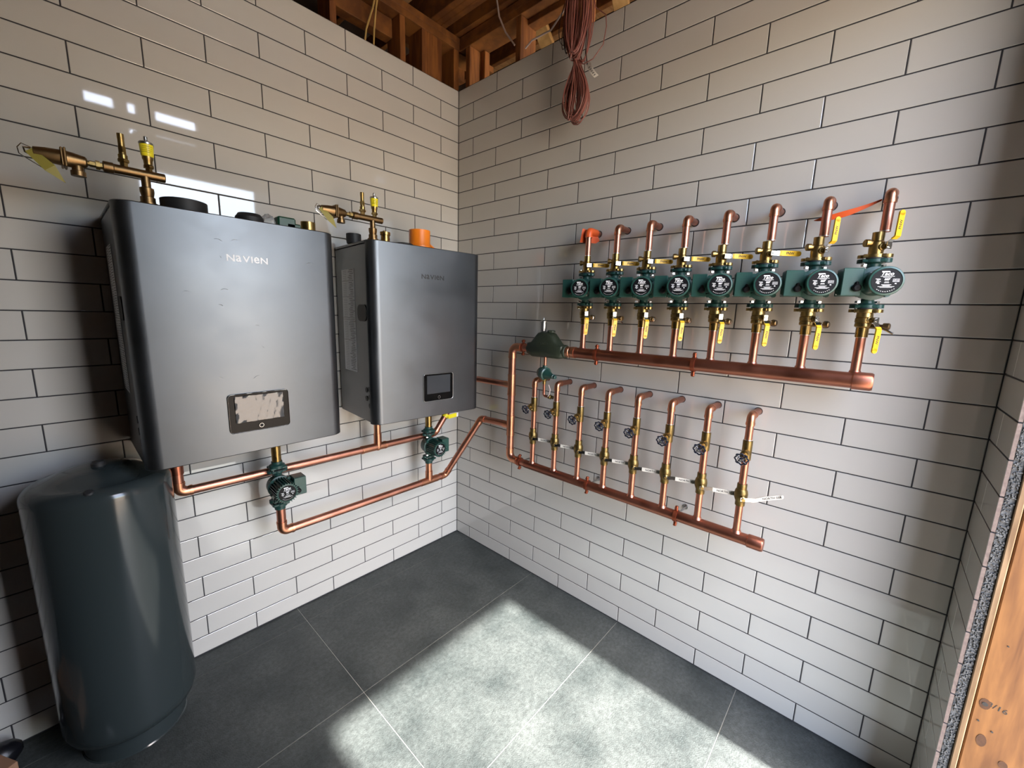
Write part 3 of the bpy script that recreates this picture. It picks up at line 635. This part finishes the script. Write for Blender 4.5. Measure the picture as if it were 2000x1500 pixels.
def lower_valve(label, loc, tap):
    t = thing('drain_valve', label, 'valve', loc, PI, 'brass drain valves below the pumps')
    # z=0 at flange face under the pump, going down
    m = MB(); m.rev([(.022, -.011), (.0235, -.026), (.0215, -.028), (.0245, -.031), (.0245, -.044), (.022, -.046), (.0235, -.049), (.0235, -.058), (.0175, -.062), (.0175, -.094)], n=22); m.obj('body', M_brass, t)
    m = MB(); m.box((0, 0, -.006), (.05, .06, .011), bev=.002)
    for q in (-1, 1): m.cyl((0, q*.030, -.011), (0, q*.030, -.001), .0155, n=16)
    m.rev([(.030, -.011), (.030, -.001)], n=24); m.obj('flange', M_brass, t)
    stem(t, -.036, S45, .044)
    c = Matrix.Rotation(S45, 3, 'Z'); o = c @ Vector((.046, 0, -.036)); r = c @ Vector((0, 1, 0)); f = c @ Vector((1, 0, 0)); Z = Vector((0, 0, 1))
    lever(t, [o+Z*.009, o-Z*.012, o-Z*.030+f*.010+r*.003, o-Z*.100+f*.012-r*.002], r, .0155, M=1)
    m = MB(); m.rev([(.0085, .015), (.0085, .032), (.010, .033), (.010, .042), (.0065, .043), (.0065, .052), (.0115, .053), (.0115, .068), (.009, .070)], (0, 0, -.056), (.25, .97, 0), 12)
    d = m.obj('drain_tap', M_bronze, t)
    m = MB(); c0 = Vector((.018, .058, -.056)); 
    if tap: m.sweep([c0+Vector((.006, .012*math.cos(a/10*2*PI)*1.0, .013*math.sin(a/10*2*PI))) for a in range(10)], .0011, 5, closed=True)
    else: m.sweep([c0+Vector((.004, -.010, -.006)), c0+Vector((.012, .004, -.012)), c0+Vector((.012, .020, -.022))], .0035, 6)
    m.obj('tap_ring' if tap else 'tap_lever', M_chrome, d)
    return t
q0 = lower_valve('brass drain valve with hanging yellow lever and ring, below the leftmost pump', (-DU, UY[0], 1.751), True)
q1 = lower_valve('brass drain valve with hanging yellow lever, under the pump second from left', (-DU, UY[1], 1.751), False)
for i in range(2, 8):
    copy_tree(q1 if i == 7 else q0, None, (-DU, UY[i], 1.751), PI, 'brass drain valve with hanging yellow lever, under the pump %s' % ORD[i])
# ---- upper outlet pipes
PR = .0143
def outlet(label, loc, d, drop, rad, group, gap_r):
    t = thing('outlet_pipe', label, 'pipe', loc, PI, group)
    # local origin on the wall at the hole; x into the room
    pts = fillet([(-.015, 0, 0), (d, 0, 0), (d, 0, -drop)], rad)
    MB().sweep(pts, PR, 18).obj('pipe', M_cu, t)
    e = MB(); elbow(e, (0, 0, 0), (d, 0, 0), (d, 0, -drop), PR, rad, .012, 18); e.obj('elbow', M_cub, t)
    MB().rev([(gap_r, 0), (gap_r, .0006)], (.0002, 0, 0), (1, 0, 0), 16).obj('wall_hole', M_ink, t)
    MB().rev([(PR+.001, 0), (PR+.001, .003)], (d, 0, -drop+.001), n=18).obj('solder_ring', M_tin, t)
    return t
GU = 'copper outlet pipes above the pumps'
o0 = outlet('upper copper outlet pipe wrapped in orange tape, above the leftmost pump', (0, UY[0], 2.121), DU, .122, .020, GU, .0175)
for i in range(1, 8): copy_tree(o0, None, (0, UY[i]-.002*i, 2.121), PI, 'copper outlet pipe bending into the wall, above the pump %s' % ORD[i])
# wrapped tape on the first, strip between the last two
m = MB(); pts = fillet([(-.03, UY[0], 2.121), (-DU, UY[0], 2.121), (-DU, UY[0], 2.09)], .020); m.sweep(pts, PR+.0038, 16)
m.add([(-.11, UY[0]+.030, 2.135), (-.02, UY[0]+.004, 2.130), (-.012, UY[0]-.012, 2.085), (-.060, UY[0]-.018, 2.066), (-.105, UY[0]+.045, 2.070)], [(0, 1, 2, 3, 4)])
m.add([(x-.001, y+.002, z) for x, y, z in [(-.11, UY[0]+.030, 2.135), (-.02, UY[0]+.004, 2.130), (-.012, UY[0]-.012, 2.085), (-.060, UY[0]-.018, 2.066), (-.105, UY[0]+.045, 2.070)]], [(4, 3, 2, 1, 0)])
tag(m.obj('orange_tape', M_redor), 'crumpled orange-red tape round the leftmost copper elbow', 'tape')
m = MB(); n = 16; vs = []
for i in range(n+1):
    f = i/n; y = UY[6]+.028+(UY[7]-UY[6]-.02)*f; x = -.068-.012*math.sin(f*PI); z = 2.064+.044*f-.012*math.sin(f*PI)
    hh = (.004+.016*math.sin(min(1, f*2.3)*PI/2)*(1-max(0, f-.55)*1.9)) if i else .001
    vs += [(x, y, z-hh*.5), (x-.003*math.sin(f*5), y, z+hh*.5)]
m.add(vs, [(2*i, 2*i+2, 2*i+3, 2*i+1) for i in range(n)]); m.add([(x+.0008, y, z) for x, y, z in vs], [(2*i+1, 2*i+3, 2*i+2, 2*i) for i in range(n)])
tag(m.obj('orange_tape', M_redor), 'orange tape strip stretched between the two rightmost copper outlets', 'tape')
# ---- upper header
XH, ZH = -.112, 1.508; HR = .0275
uh = thing('upper_header', 'thick copper header pipe that feeds the pump row', 'pipe', (XH, -1.0, ZH))
MB().cyl((0, -.03, 0), (0, -1.262, 0), HR, n=28).obj('pipe', M_cud, uh)
MB().rev([(HR+.001, 0), (HR+.0035, .003), (HR+.0035, .050), (HR, .056), (.001, .057)], (0, -1.222, 0), (0, -1, 0), 28, cap=False).obj('end_cap', M_cud, uh)
for y in UY:
    s = MB(); s.cyl((XH-XH+.012, y+1.0, .015), (.012, y+1.0, 1.657-ZH), PR, n=18); s.rev([(.020, 0), (.0155, .012)], (.012, y+1.0, HR-.006), n=18); s.obj('riser', M_cu, uh)
    MB().rev([(PR+.001, 0), (PR+.001, .003)], (.012, y+1.0, 1.655-ZH), n=18).obj('solder_ring', M_tin, uh)
m = MB(); m.rev([(.0295, 0), (.0295, .018), (.0275, .02), (.0275, .03), (.0305, .032), (.0305, .052)], (0, -.035, 0), (0, -1, 0), 26); m.obj('adapter', M_cub, uh)
# ---- column and lower header
XC, YC = -.120, -.646; CR = .0222; ZL = .807
lh = thing('lower_header', 'copper column and lower header pipe with eight risers and capped end', 'pipe', (XC, YC, ZL))
def L3(x, y, z): return (x-XC, y-YC, z-ZL)
pts = fillet([L3(XH, -.78, ZH), L3(XC, YC, ZH), L3(XC, YC, ZL), L3(-DLo, -.80, ZL)], .045, 8); MB().sweep(pts, CR, 24).obj('pipe', M_cu, lh)
e = MB(); elbow(e, L3(XH, -.78, ZH), L3(XC, YC, ZH), L3(XC, YC, ZL), CR, .045, .022, 24); e.obj('elbow', M_cub, lh)
e = MB(); elbow(e, L3(XC, YC, ZH), L3(XC, YC, ZL), L3(-DLo, -.80, ZL), CR, .045, .022, 24); e.obj('elbow', M_cub, lh)
for z0, z1, m_ in ((1.335, 1.215, M_cub), (1.079, .962, M_cub)):
    e = MB(); e.cyl(L3(XC, YC, z0), L3(XC, YC, z1), CR+.002, n=24)
    for zz in (z0, z1): e.rev([(CR+.0035, -.005), (CR+.0035, .005)], L3(XC, YC, zz), n=24)
    zc = {1.335: 1.273, 1.079: 1.018}[z0]; e.cyl(L3(XC, YC, zc), L3(XC, YC+.055, zc), .0205 if z0 > 1.2 else .0225, n=20); e.obj('tee', m_, lh)
MB().cyl(L3(-DLo, -.78, ZL), L3(-DLo, -2.035, ZL), .0240, n=26).obj('header', M_cud, lh)
MB().rev([(.025, 0), (.0275, .003), (.0275, .052), (.0250, .058), (.001, .059)], L3(-DLo, -1.980, ZL), (0, -1, 0), 26, cap=False).obj('end_cap', M_cud, lh)
for y in LY:
    s = MB(); s.cyl(L3(-DLo, y, ZL+.012), L3(-DLo, y, .950), PR, n=18); s.rev([(.0205, 0), (.0155, .012)], L3(-DLo, y, ZL+.020), n=18); s.obj('riser', M_cu, lh)
# ---- lower stations: ball valve, middle pipe, gate valve, outlet
GLo = 'copper outlet pipes of the lower row'
b0 = outlet('copper outlet pipe of the lower row, leftmost, behind the small green valve', (0, LY[0], 1.327), DLo, .100, .024, GLo, .0165)
for i in range(1, 8): copy_tree(b0, None, (0, LY[i], 1.327), PI, 'copper outlet pipe of the lower row, %s' % ORD[i])
def low_ball(label, loc, upt):
    t = thing('ball_valve', label, 'valve', loc, PI, 'brass ball valves with white levers')
    m = MB(); m.rev([(.0175, -.048), (.0185, -.047), (.0185, -.030), (.0195, -.028), (.0245, -.014), (.0255, .004), (.0225, .018), (.0185, .024), (.0185, .044), (.0175, .046)], n=20); m.obj('body', M_oldbrass, t)
    yw = math.radians(25); Ry = Matrix.Rotation(yw, 4, 'Z'); z = -.008
    m = MB(); m.rev([(.010, 0), (.010, .032), (.006, .034), (.006, .040)], (0, 0, z), (1, 0, 0), 12); m.xf(Ry); m.obj('stem', M_brass, t)
    c = Matrix.Rotation(yw, 3, 'Z'); o = c @ Vector((.040, 0, z)); r = c @ Vector((0, 1, 0)); f = c @ Vector((1, 0, 0)); Z = Vector((0, 0, 1))
    if upt: P = [o-r*.010, o+r*.016+Z*.002, o+r*.040+Z*.004, o+r*.068+Z*.016, o+r*.130+Z*.034]
    else: P = [o-r*.010, o+r*.016, o+r*.030+Z*.002, o+r*.050, o+r*.130-Z*.004]
    lever(t, P, Z,   .0155, yellow=M_lever, split=.36, txt='NORTH SEA', M=1)
    m = MB(); m.rev([(.007, 0), (.007, .005)], o, f, 6); m.obj('stem_nut', M_brass, t)
    return t
l0 = low_ball('old brass ball valve with white lever pointing right, leftmost riser of the lower header', (-DLo, LY[0], .996), False)
for i in range(1, 7): copy_tree(l0, None, (-DLo, LY[i], .996), PI, 'old brass ball valve with white lever, on the lower riser %s' % ORD[i])
low_ball('old brass ball valve with white lever tilted upward, rightmost lower riser', (-DLo, LY[7], .996), True)
md = MB().cyl((0, 0, 1.040-.996), (0, 0, 1.147-.996), PR, n=18).mesh('riser_pipe', M_cu)
for i in range(8): tag(link_mesh('riser_pipe', md, None, (-DLo, LY[i], .996)), 'short copper pipe below the hand wheel, %s of the lower row' % ORD[i], 'pipe', 'short copper pipes under the hand wheels')
def gate(label, loc):
    t = thing('gate_valve', label, 'valve', loc, PI, 'gate valves with dark hand wheels')
    m = MB(); m.rev([(.0175, -.040), (.0180, -.038), (.0180, .038), (.0175, .040)], n=20); m.obj('body', M_oldbrass, t)
    d = Vector((.90, 0.0, -.20)).normalized(); o = Vector((0, 0, -.002))
    m = MB(); m.rev([(.013, 0), (.013, .022), (.016, .024), (.016, .036), (.010, .038), (.010, .050), (.0125, .051), (.0125, .060), (.004, .062), (.004, .082)], o, d, 12); m.obj('bonnet', M_brass, t)
    m = MB(); m.rev([(.006, 0), (.006, .014), (.008, .015), (.008, .022)], o+d*.030, (0, .2, -1), 8); m.obj('packing_nut', M_brass, t)
    # wheel
    c = o+d*.080; u = Vector((0, 1, 0)); v = d.cross(u); n = 40; pts = []
    for i in range(n): a = 2*PI*i/n; rr_ = .0225+.0022*math.cos(8*a); pts.append(c+(u*math.cos(a)+v*math.sin(a))*rr_)
    m = MB(); m.sweep(pts, .0030, 8, closed=True)
    for i in range(4): a = 2*PI*(i+.5)/4; e = c+(u*math.cos(a)+v*math.sin(a))*.022; m.sweep([c, (c+e)/2+d*.002, e], .0024, 6)
    m.rev([(.008, -.004), (.008, .004), (.005, .006)], c, d, 12); m.sweep([c+(u*math.cos(a/12*2*PI)+v*math.sin(a/12*2*PI))*.013 for a in range(12)], .0016, 6, closed=True)
    m.obj('hand_wheel', M_navy, t); MB().rev([(.004, .005), (.004, .009)], c, d, 6).obj('wheel_nut', M_steel, t)
    return t
g0 = gate('brass gate valve with dark blue hand wheel, leftmost of the eight', (-DLo, LY[0], 1.186))
for i in range(1, 8): copy_tree(g0, None, (-DLo, LY[i], 1.186), PI, 'brass gate valve with dark blue hand wheel, %s of the eight' % ORD[i])
# ---- pipe clamps
def clamp(label, loc, r, wall_d, rod=True, rodz=0):
    t = thing('pipe_clamp', label, 'clamp', loc, 0, 'red-brown pipe clamps on the headers')
    m = MB(); n = 24
    m.rev([(r+.001, -.008), (r+.004, -.008), (r+.004, .008), (r+.001, .008)], (0, 0, 0), (0, 1, 0), 26, cap=False)
    for s in (1, -1): m.box((-.002, 0, s*(r+.013)), (.012, .014, .024), bev=.003)
    m.obj('band', M_clamp, t)
    for s in (1, -1): MB().rev([(.0055, -.012), (.0055, .012)], (-.002, 0, s*(r+.016)), (1, 0, 0), 8).obj('bolt', M_clamp, t)
    if rod:
        MB().cyl((r, 0, 0), (wall_d-.003, 0, rodz), .0045, n=8).obj('rod', M_steel, t); MB().rev([(.014, 0), (.012, .004)], (wall_d-.0005, 0, rodz), (-1, 0, 0), 14).obj('wall_plate', M_steel, t)
    return t
clamp('clamp on the upper header beside the air separator elbow', (XH, -.725, ZH), CR, .112)
clamp('clamp on the upper header between the first two pump risers', (XH, -1.215, ZH), HR, .112)
clamp('clamp on the upper header between the fourth and fifth pump risers', (XH, -1.693, ZH), HR, .112)
clamp('clamp on the lower header next to its left elbow', (-DLo, -.735, ZL), .0235, .125)
clamp('clamp on the lower header between its third and fourth risers', (-DLo, -1.214, ZL), .024, .125)
clamp('clamp on the lower header right of its sixth riser from the left', (-DLo, -1.688, ZL), .024, .125)
# ---- air separator
asx = thing('air_separator', 'dark olive cast-iron air separator with nickel vent at the left end of the upper header', 'separator', (-.112, -.900, 1.508))
m = MB()
prof = [(-.128, -.030), (-.128, .034), (-.100, .040), (-.078, .070), (-.058, .092), (-.030, .100), (.020, .100), (.045, .092), (.072, .060), (.092, .036), (.120, .030), (.120, -.034), (.090, -.042), (-.095, -.044)]
n = len(prof)
for k, (xx, s) in enumerate([(-.036, .55), (-.030, .86), (-.016, 1.0), (.016, 1.0), (.030, .86), (.036, .55)]):
    m.v += [(xx, -0+(-y*1.0)*(.80+.20*s), .018+(z-.018)*s) for y, z in prof]
for k in range(5):
    for i in range(n): m.f.append((k*n+i, k*n+(i+1) % n, (k+1)*n+(i+1) % n, (k+1)*n+i)); m.m.append(0)
m.f.append(tuple(range(n-1, -1, -1))); m.f.append(tuple(5*n+i for i in range(n))); m.m += [0, 0]
m.rev([(.034, 0), (.036, .004), (.036, .020), (.034, .022)], (0, -.110, 0), (0, -1, 0), 8); m.rev([(.034, 0), (.036, .004), (.036, .020), (.034, .022)], (0, .108, 0), (0, 1, 0), 8)
m.obj('body', M_olive, asx, ang=50)
MB().rev([(.022, 0), (.022, .008), (.019, .012)], (0, -.022, .098), n=8).obj('plug', M_olive, asx)
MB().rev([(.012, 0), (.012, .008), (.016, .012), (.0165, .022), (.018, .024), (.018, .058), (.0205, .060), (.0205, .066), (.008, .070), (.004, .072), (.004, .084), (.002, .088)], (0, .034, .092), n=20).obj('air_vent', M_steel, asx)
Ml = Matrix.Translation((-.0365, 0, .030)) @ Matrix.Rotation(-PI/2, 4, 'Z') @ Matrix.Rotation(PI/2, 4, 'X')
text_mb('TACO', .020, None, Ml, extr=.001).obj('cast_lettering', M_olive, asx, smooth=False)
# ---- fill valve below
fv = thing('fill_valve', 'small bright green pressure-reducing valve hanging below the air separator', 'valve', (-.128, -.900, 1.375))
MB().cyl((.0, 0, .030), (0, 0, .095), .0085, n=14).obj('nipple', M_cu, fv)
MB().rev([(.012, .026), (.014, .030), (.014, .045), (.011, .047)], n=6).obj('inlet_nut', M_green, fv)
m = MB(); m.rev([(.020, .026), (.020, .010), (.014, .008)], n=16); ax = Vector((-.25, -1, -.10))
m.rev([(.004, -.058), (.018, -.052), (.030, -.036), (.034, -.014), (.037, -.012), (.037, .004), (.033, .006)], (0, 0, 0), ax, 24)
m.rev([(.033, .004), (.037, .006), (.037, .014), (.030, .018), (.016, .056), (.013, .070)], (0, 0, 0), ax, 24); m.rev([(.014, -.012), (.017, -.030)], n=14)
m.obj('body', M_green, fv)
MB().rev([(.014, .068), (.014, .078), (.010, .080), (.010, .094), (.004, .096)], (0, 0, 0), ax, 8).obj('adjusting_screw', M_greend, fv)
MB().rev([(.018, -.030), (.014, -.042), (.010, -.044), (.010, -.060)], n=12).obj('brass_adapter', M_brass, fv)
m = MB(); m.sweep(fillet([(0, 0, -.058), (0, 0, -.128), (0, -.060, -.128)], .014), .0078, 12); m.obj('pipe', M_cu, fv)
m = MB(); m.rev([(.0085, 0), (.012, .003), (.013, .020), (.010, .022), (.010, .034)], (0, -.030, -.128), (0, -1, 0), 12); m.cyl((0, -.045, -.128), (-.022, -.045, -.122), .006, n=8); m.obj('ball_valve_body', M_oldbrass, fv)
m = MB(); m.sweep([(-.022, -.045, -.122), (-.026, -.058, -.105), (-.026, -.062, -.080), (-.026, -.050, -.055)], .0032, 6); m.obj('lever', M_cable, fv)
# ================================================================ boiler piping on the left wall
DS = .16; SR = .0195
sp = thing('supply_pipe', 'copper supply pipe running left to right under both boilers to the column', 'pipe', (-1.668, -DS, .918))
def P3(x, y, z, o): return (x-o[0], y-o[1], z-o[2])
O = (-1.668, -DS, .918)
z0 = .918
run = [(-1.668, -DS, 1.115), (-1.668, -DS, z0), (-.330, -DS, z0-.014), (-.118, -.150, 1.150), (-.118, -.255, 1.270), (XC, -.60, 1.273)]
pts = fillet([P3(*p, O) for p in run], .034); MB().sweep(pts, SR, 18).obj('pipe', M_cu, sp)
for i in range(1, len(run)-1):
    e = MB(); elbow(e, P3(*run[i-1], O), P3(*run[i], O), P3(*run[i+1], O), SR, .032, .012, 18); e.obj('elbow', M_cub, sp)
m = MB(); m.cyl(P3(-.747, -DS, z0-.006, O), P3(-.747, -DS, 1.120, O), SR, n=18); m.cyl(P3(-.747, -DS, z0-.008, O), P3(-.747, -DS, z0+.07, O), SR+.003, n=18); m.ball(P3(-.747, -DS, z0-.012, O), SR+.0035, 14); m.obj('branch', M_cub, sp)
m = MB(); m.cyl(P3(-.845, -DS, z0-.0085, O), P3(-.70, -DS, z0-.010, O), SR+.0025, n=18)
for x in (-.845, -.70): m.rev([(SR+.004, -.005), (SR+.004, .005)], P3(x, -DS, z0-.0095, O), (1, 0, 0), 18)
m.obj('tee', M_cub, sp)
MB().cyl(P3(-1.668, -DS, 1.0, O), P3(-1.668, -DS, 1.05, O), SR+.003, n=18).obj('coupling', M_cud, sp)
m = MB(); a = Vector(P3(-.305, -DS-.004, .935, O)); 
tp = MB(); tp.rev([(SR+.0025, -.012), (SR+.0025, .012)], (-.241, -.156, 1.007), (.65, .03, .76), 16, cap=False); tp.box((-.196, -.178, 1.003), (.072, .004, .028), Matrix.Rotation(-.04, 3, 'Y'), bev=.001)
tgo = tag(tp.obj('pipe_tag', M_lemon), 'yellow paper tag on the copper pipe just under the right boiler', 'tag')
MB().box((-.152, -.178, 1.004), (.014, .0044, .029), bev=.001).obj('tag_end', M_tagw, tgo)
# return pipe
DR = .20; zr = .607; OR_ = (-1.300, -DR, zr)
rp = thing('return_pipe', 'copper return pipe below both small pumps, rising diagonally to the column', 'pipe', OR_)
run = [(-1.300, -DR, .730), (-1.300, -DR, zr), (-.275, -DR, zr), (-.122, -.385, 1.012), (XC, -.60, 1.020)]
pts = fillet([P3(*p, OR_) for p in run], .036); MB().sweep(pts, .0205, 20).obj('pipe', M_cu, rp)
for i in range(1, len(run)-1):
    e = MB(); elbow(e, P3(*run[i-1], OR_), P3(*run[i], OR_), P3(*run[i+1], OR_), .0205, .036, .016, 20); e.obj('elbow', M_cub, rp)
m = MB(); m.cyl(P3(-.411, -DR, zr, OR_), P3(-.411, -DR, .730, OR_), .0205, n=20); m.cyl(P3(-.411, -DR, zr, OR_), P3(-.411, -DR, zr+.065, OR_), .0235, n=20); m.cyl(P3(-.475, -DR, zr, OR_), P3(-.345, -DR, zr, OR_), .0230, n=20); m.obj('tee', M_cub, rp)
def low_pump(label, x):
    t = thing('circulator_pump', label, 'pump', (x, -DR, .852), -PI/2, 'green circulator pumps under the boilers')
    pump_parts(t, True, 1, math.radians(-2))
    m = MB()
    
    for s in (1, -1):
        m = MB(); m.rev([(.026, s*.086), (.034, s*.090), (.034, s*.104), (.024, s*.110), (.024, s*.122)], n=14); m.box((0, 0, s*.092), (.06, .074, .012), bev=.003); m.obj('isolation_flange', M_greend, t)
    MB().rev([(.0205, .118), (.0205, .275)], n=18).obj('union', M_brass, t)
    MB().rev([(.007, .0), (.007, .012), (.004, .014)], (0, 0, .104), (1, .15, 0), 8).obj('isolation_screw', M_chrome, t)
    return t
low_pump('green circulator pump with finned black end hanging under the left boiler', -1.302)
low_pump('green circulator pump with finned black end under the boiler nearest the corner', -.411)
# ================================================================ cables
def coil(name, label, c, wd, ht, n, mat_, r=.0022, depth=.05, seed=1, tight=.45):
    rnd = random.Random(seed); m = MB()
    for i in range(n):
        ww = wd*rnd.uniform(.03, .5); h = ht*rnd.uniform(.86, 1.04)/2; ox = rnd.uniform(-1, 1)*wd*.16; dx = rnd.uniform(-1, 1)*depth/2; ph = rnd.uniform(-.25, .25); pts = []
        for k in range(26):
            a = 2*PI*k/26; z = h*math.cos(a); f = .5-.5*z/h     # 0 top .. 1 bottom
            wk = ww*(tight*.4+(1-tight*.4)*math.sin(min(1, f*1.15)*PI*.55)); pts.append((c[0]+dx+.012*math.sin(a+i), c[1]+ox*f+wk*math.sin(a)*(1 if i % 2 else -1), c[2]+z+ph*.02))
        m.sweep(pts, r, 6, closed=True)
    return m
m = coil('', '', (-.11, -1.008, 2.785), .155, .265, 34, M_wire, seed=3, r=.0028)
m.sweep([(-.11, -.985+.003*math.sin(k), 2.905+.022*k) for k in range(20)], .0026, 6)
for k in range(3): m.sweep([(-.115, -1.00+.02*math.cos(a/10*2*PI), 2.880+.006*k+.010*math.sin(a/10*2*PI)) for a in range(10)], .0024, 6, closed=True)
tag(m.obj('cable_coil', M_wire), 'lowest hanging coil of brown-red low-voltage wire on the right wall', 'cable', 'coils of brown wire hanging from the ceiling')
m = coil('', '', (-.12, -1.005, 3.17), .13, .50, 30, M_wire, seed=5, tight=.2, r=.0028)
m.sweep([(-.12, -1.06, 3.24), (-.12, -1.10, 3.10), (-.12, -1.155, 3.05), (-.12, -1.162, 3.00), (-.12, -1.15, 2.93), (-.12, -1.10, 2.89), (-.12, -1.05, 2.885), (-.12, -1.01, 2.905)], .0024, 6)
tag(m.obj('cable_coil', M_wire), 'upper brown-red wire coil hanging at the top edge of the right wall', 'cable', 'coils of brown wire hanging from the ceiling')
m = coil('', '', (-.10, -.935, 3.11), .07, .24, 14, M_wireb, seed=8, tight=.2, r=.002)
tag(m.obj('cable_coil', M_wireb), 'small dark wire coil behind the upper brown coil, on its left', 'cable', 'coils of brown wire hanging from the ceiling')
m = MB(); m.sweep([(-.115, -1.045, 3.12), (-.115, -1.055, 3.02), (-.115, -1.052, 2.955), (-.115, -1.062, 2.90), (-.115, -1.068, 2.872), (-.115, -1.08, 2.855)], .0026, 6)
wt = thing('labelled_wire', 'single dark wire ending in a white tape flag beside the coils', 'cable', (0, 0, 0))
m.obj('wire', M_wireb, wt)
m = MB(); vs = []
for i in range(7):
    f = i/6; c = Vector((-.118-.010*math.sin(f*3), -1.074-.050*f-.0*f, 2.880-.090*f+.018*f*f)); p = Vector((0, .87, -.45+.3*f)).normalized()*.011
    vs += [c-p, c+p]
m.add(vs, [(2*i, 2*i+2, 2*i+3, 2*i+1) for i in range(6)]); m.add([v+Vector((.0008, 0, 0)) for v in vs], [(2*i+1, 2*i+3, 2*i+2, 2*i) for i in range(6)]); m.obj('tape_flag', M_tagw, wt)
k = MB(); 
for i in range(5): c = Vector((-.130, -1.088-.008*i, 2.858-.0105*i)); k.sweep([c, c+Vector((0, .004, -.006)), c+Vector((0, -.006, -.003))], .0010, 5)
k.obj('marker_scribble', M_ink, wt)
# romex and other cables
m = MB(); m.sweep([(-.655, .020, 3.10), (-.640, .02, 3.20), (-.60, .015, 3.32), (-.57, 0, 3.45), (-.56, -.03, 3.62)], .0050, 6); m.sweep([(-.600, .020, 3.10), (-.592, .02, 3.22), (-.580, .015, 3.33), (-.563, 0, 3.45), (-.55, -.03, 3.62)], .0050, 6)
tag(m.obj('yellow_cable', M_romex), 'pair of yellow cables dropping behind the top of the left wall', 'cable')
m = MB(); m.sweep([(.02, -.470, 3.24), (.015, -.40, 3.33), (0, -.36, 3.42), (-.03, -.36, 3.52), (-.10, -.40, 3.56), (-.22, -.45, 3.55), (-.36, -.42, 3.57)], .0050, 6)
tag(m.obj('white_cable', M_cable), 'pale cable looping down from the joists near the corner', 'cable')
m = MB(); m.sweep([(.03, -.545, 3.20), (.02, -.60, 3.215), (0, -.75, 3.20), (-.03, -.86, 3.24), (-.06, -.95, 3.24)], .0048, 6)
tag(m.obj('white_cable', M_cable), 'pale cable running from a stud to the wire coils', 'cable')
# bottom left clutter
m = MB(); m.box((-2.36, -.27, .10), (.24, .30, .20), Matrix.Rotation(.5, 3, 'Z'), bev=.002)
tag(m.obj('cardboard_box', M_card, smooth=False), 'cardboard box in the dark corner left of the tank', 'box')
m = MB(); m.ball((-2.165, -.45, .045), .13, 16, (1.0, .9, .4)); m.v = [(x+random.uniform(-.006, .006), y+random.uniform(-.006, .006), max(.001, z+random.uniform(-.006, .006))) for x, y, z in m.v]
tag(m.obj('black_bag', M_bag), 'crumpled black plastic bag on the floor beside the tank base', 'bag')

m = MB(); m.ball((-2.255, -.075, .045), .06, 14, (1, .8, .75)); m.v = [(x+random.uniform(-.004, .004), y, max(.001, z)) for x, y, z in m.v]
tag(m.obj('black_bag', M_bag), 'small black bundle on the floor against the left wall behind the cardboard box', 'bag')
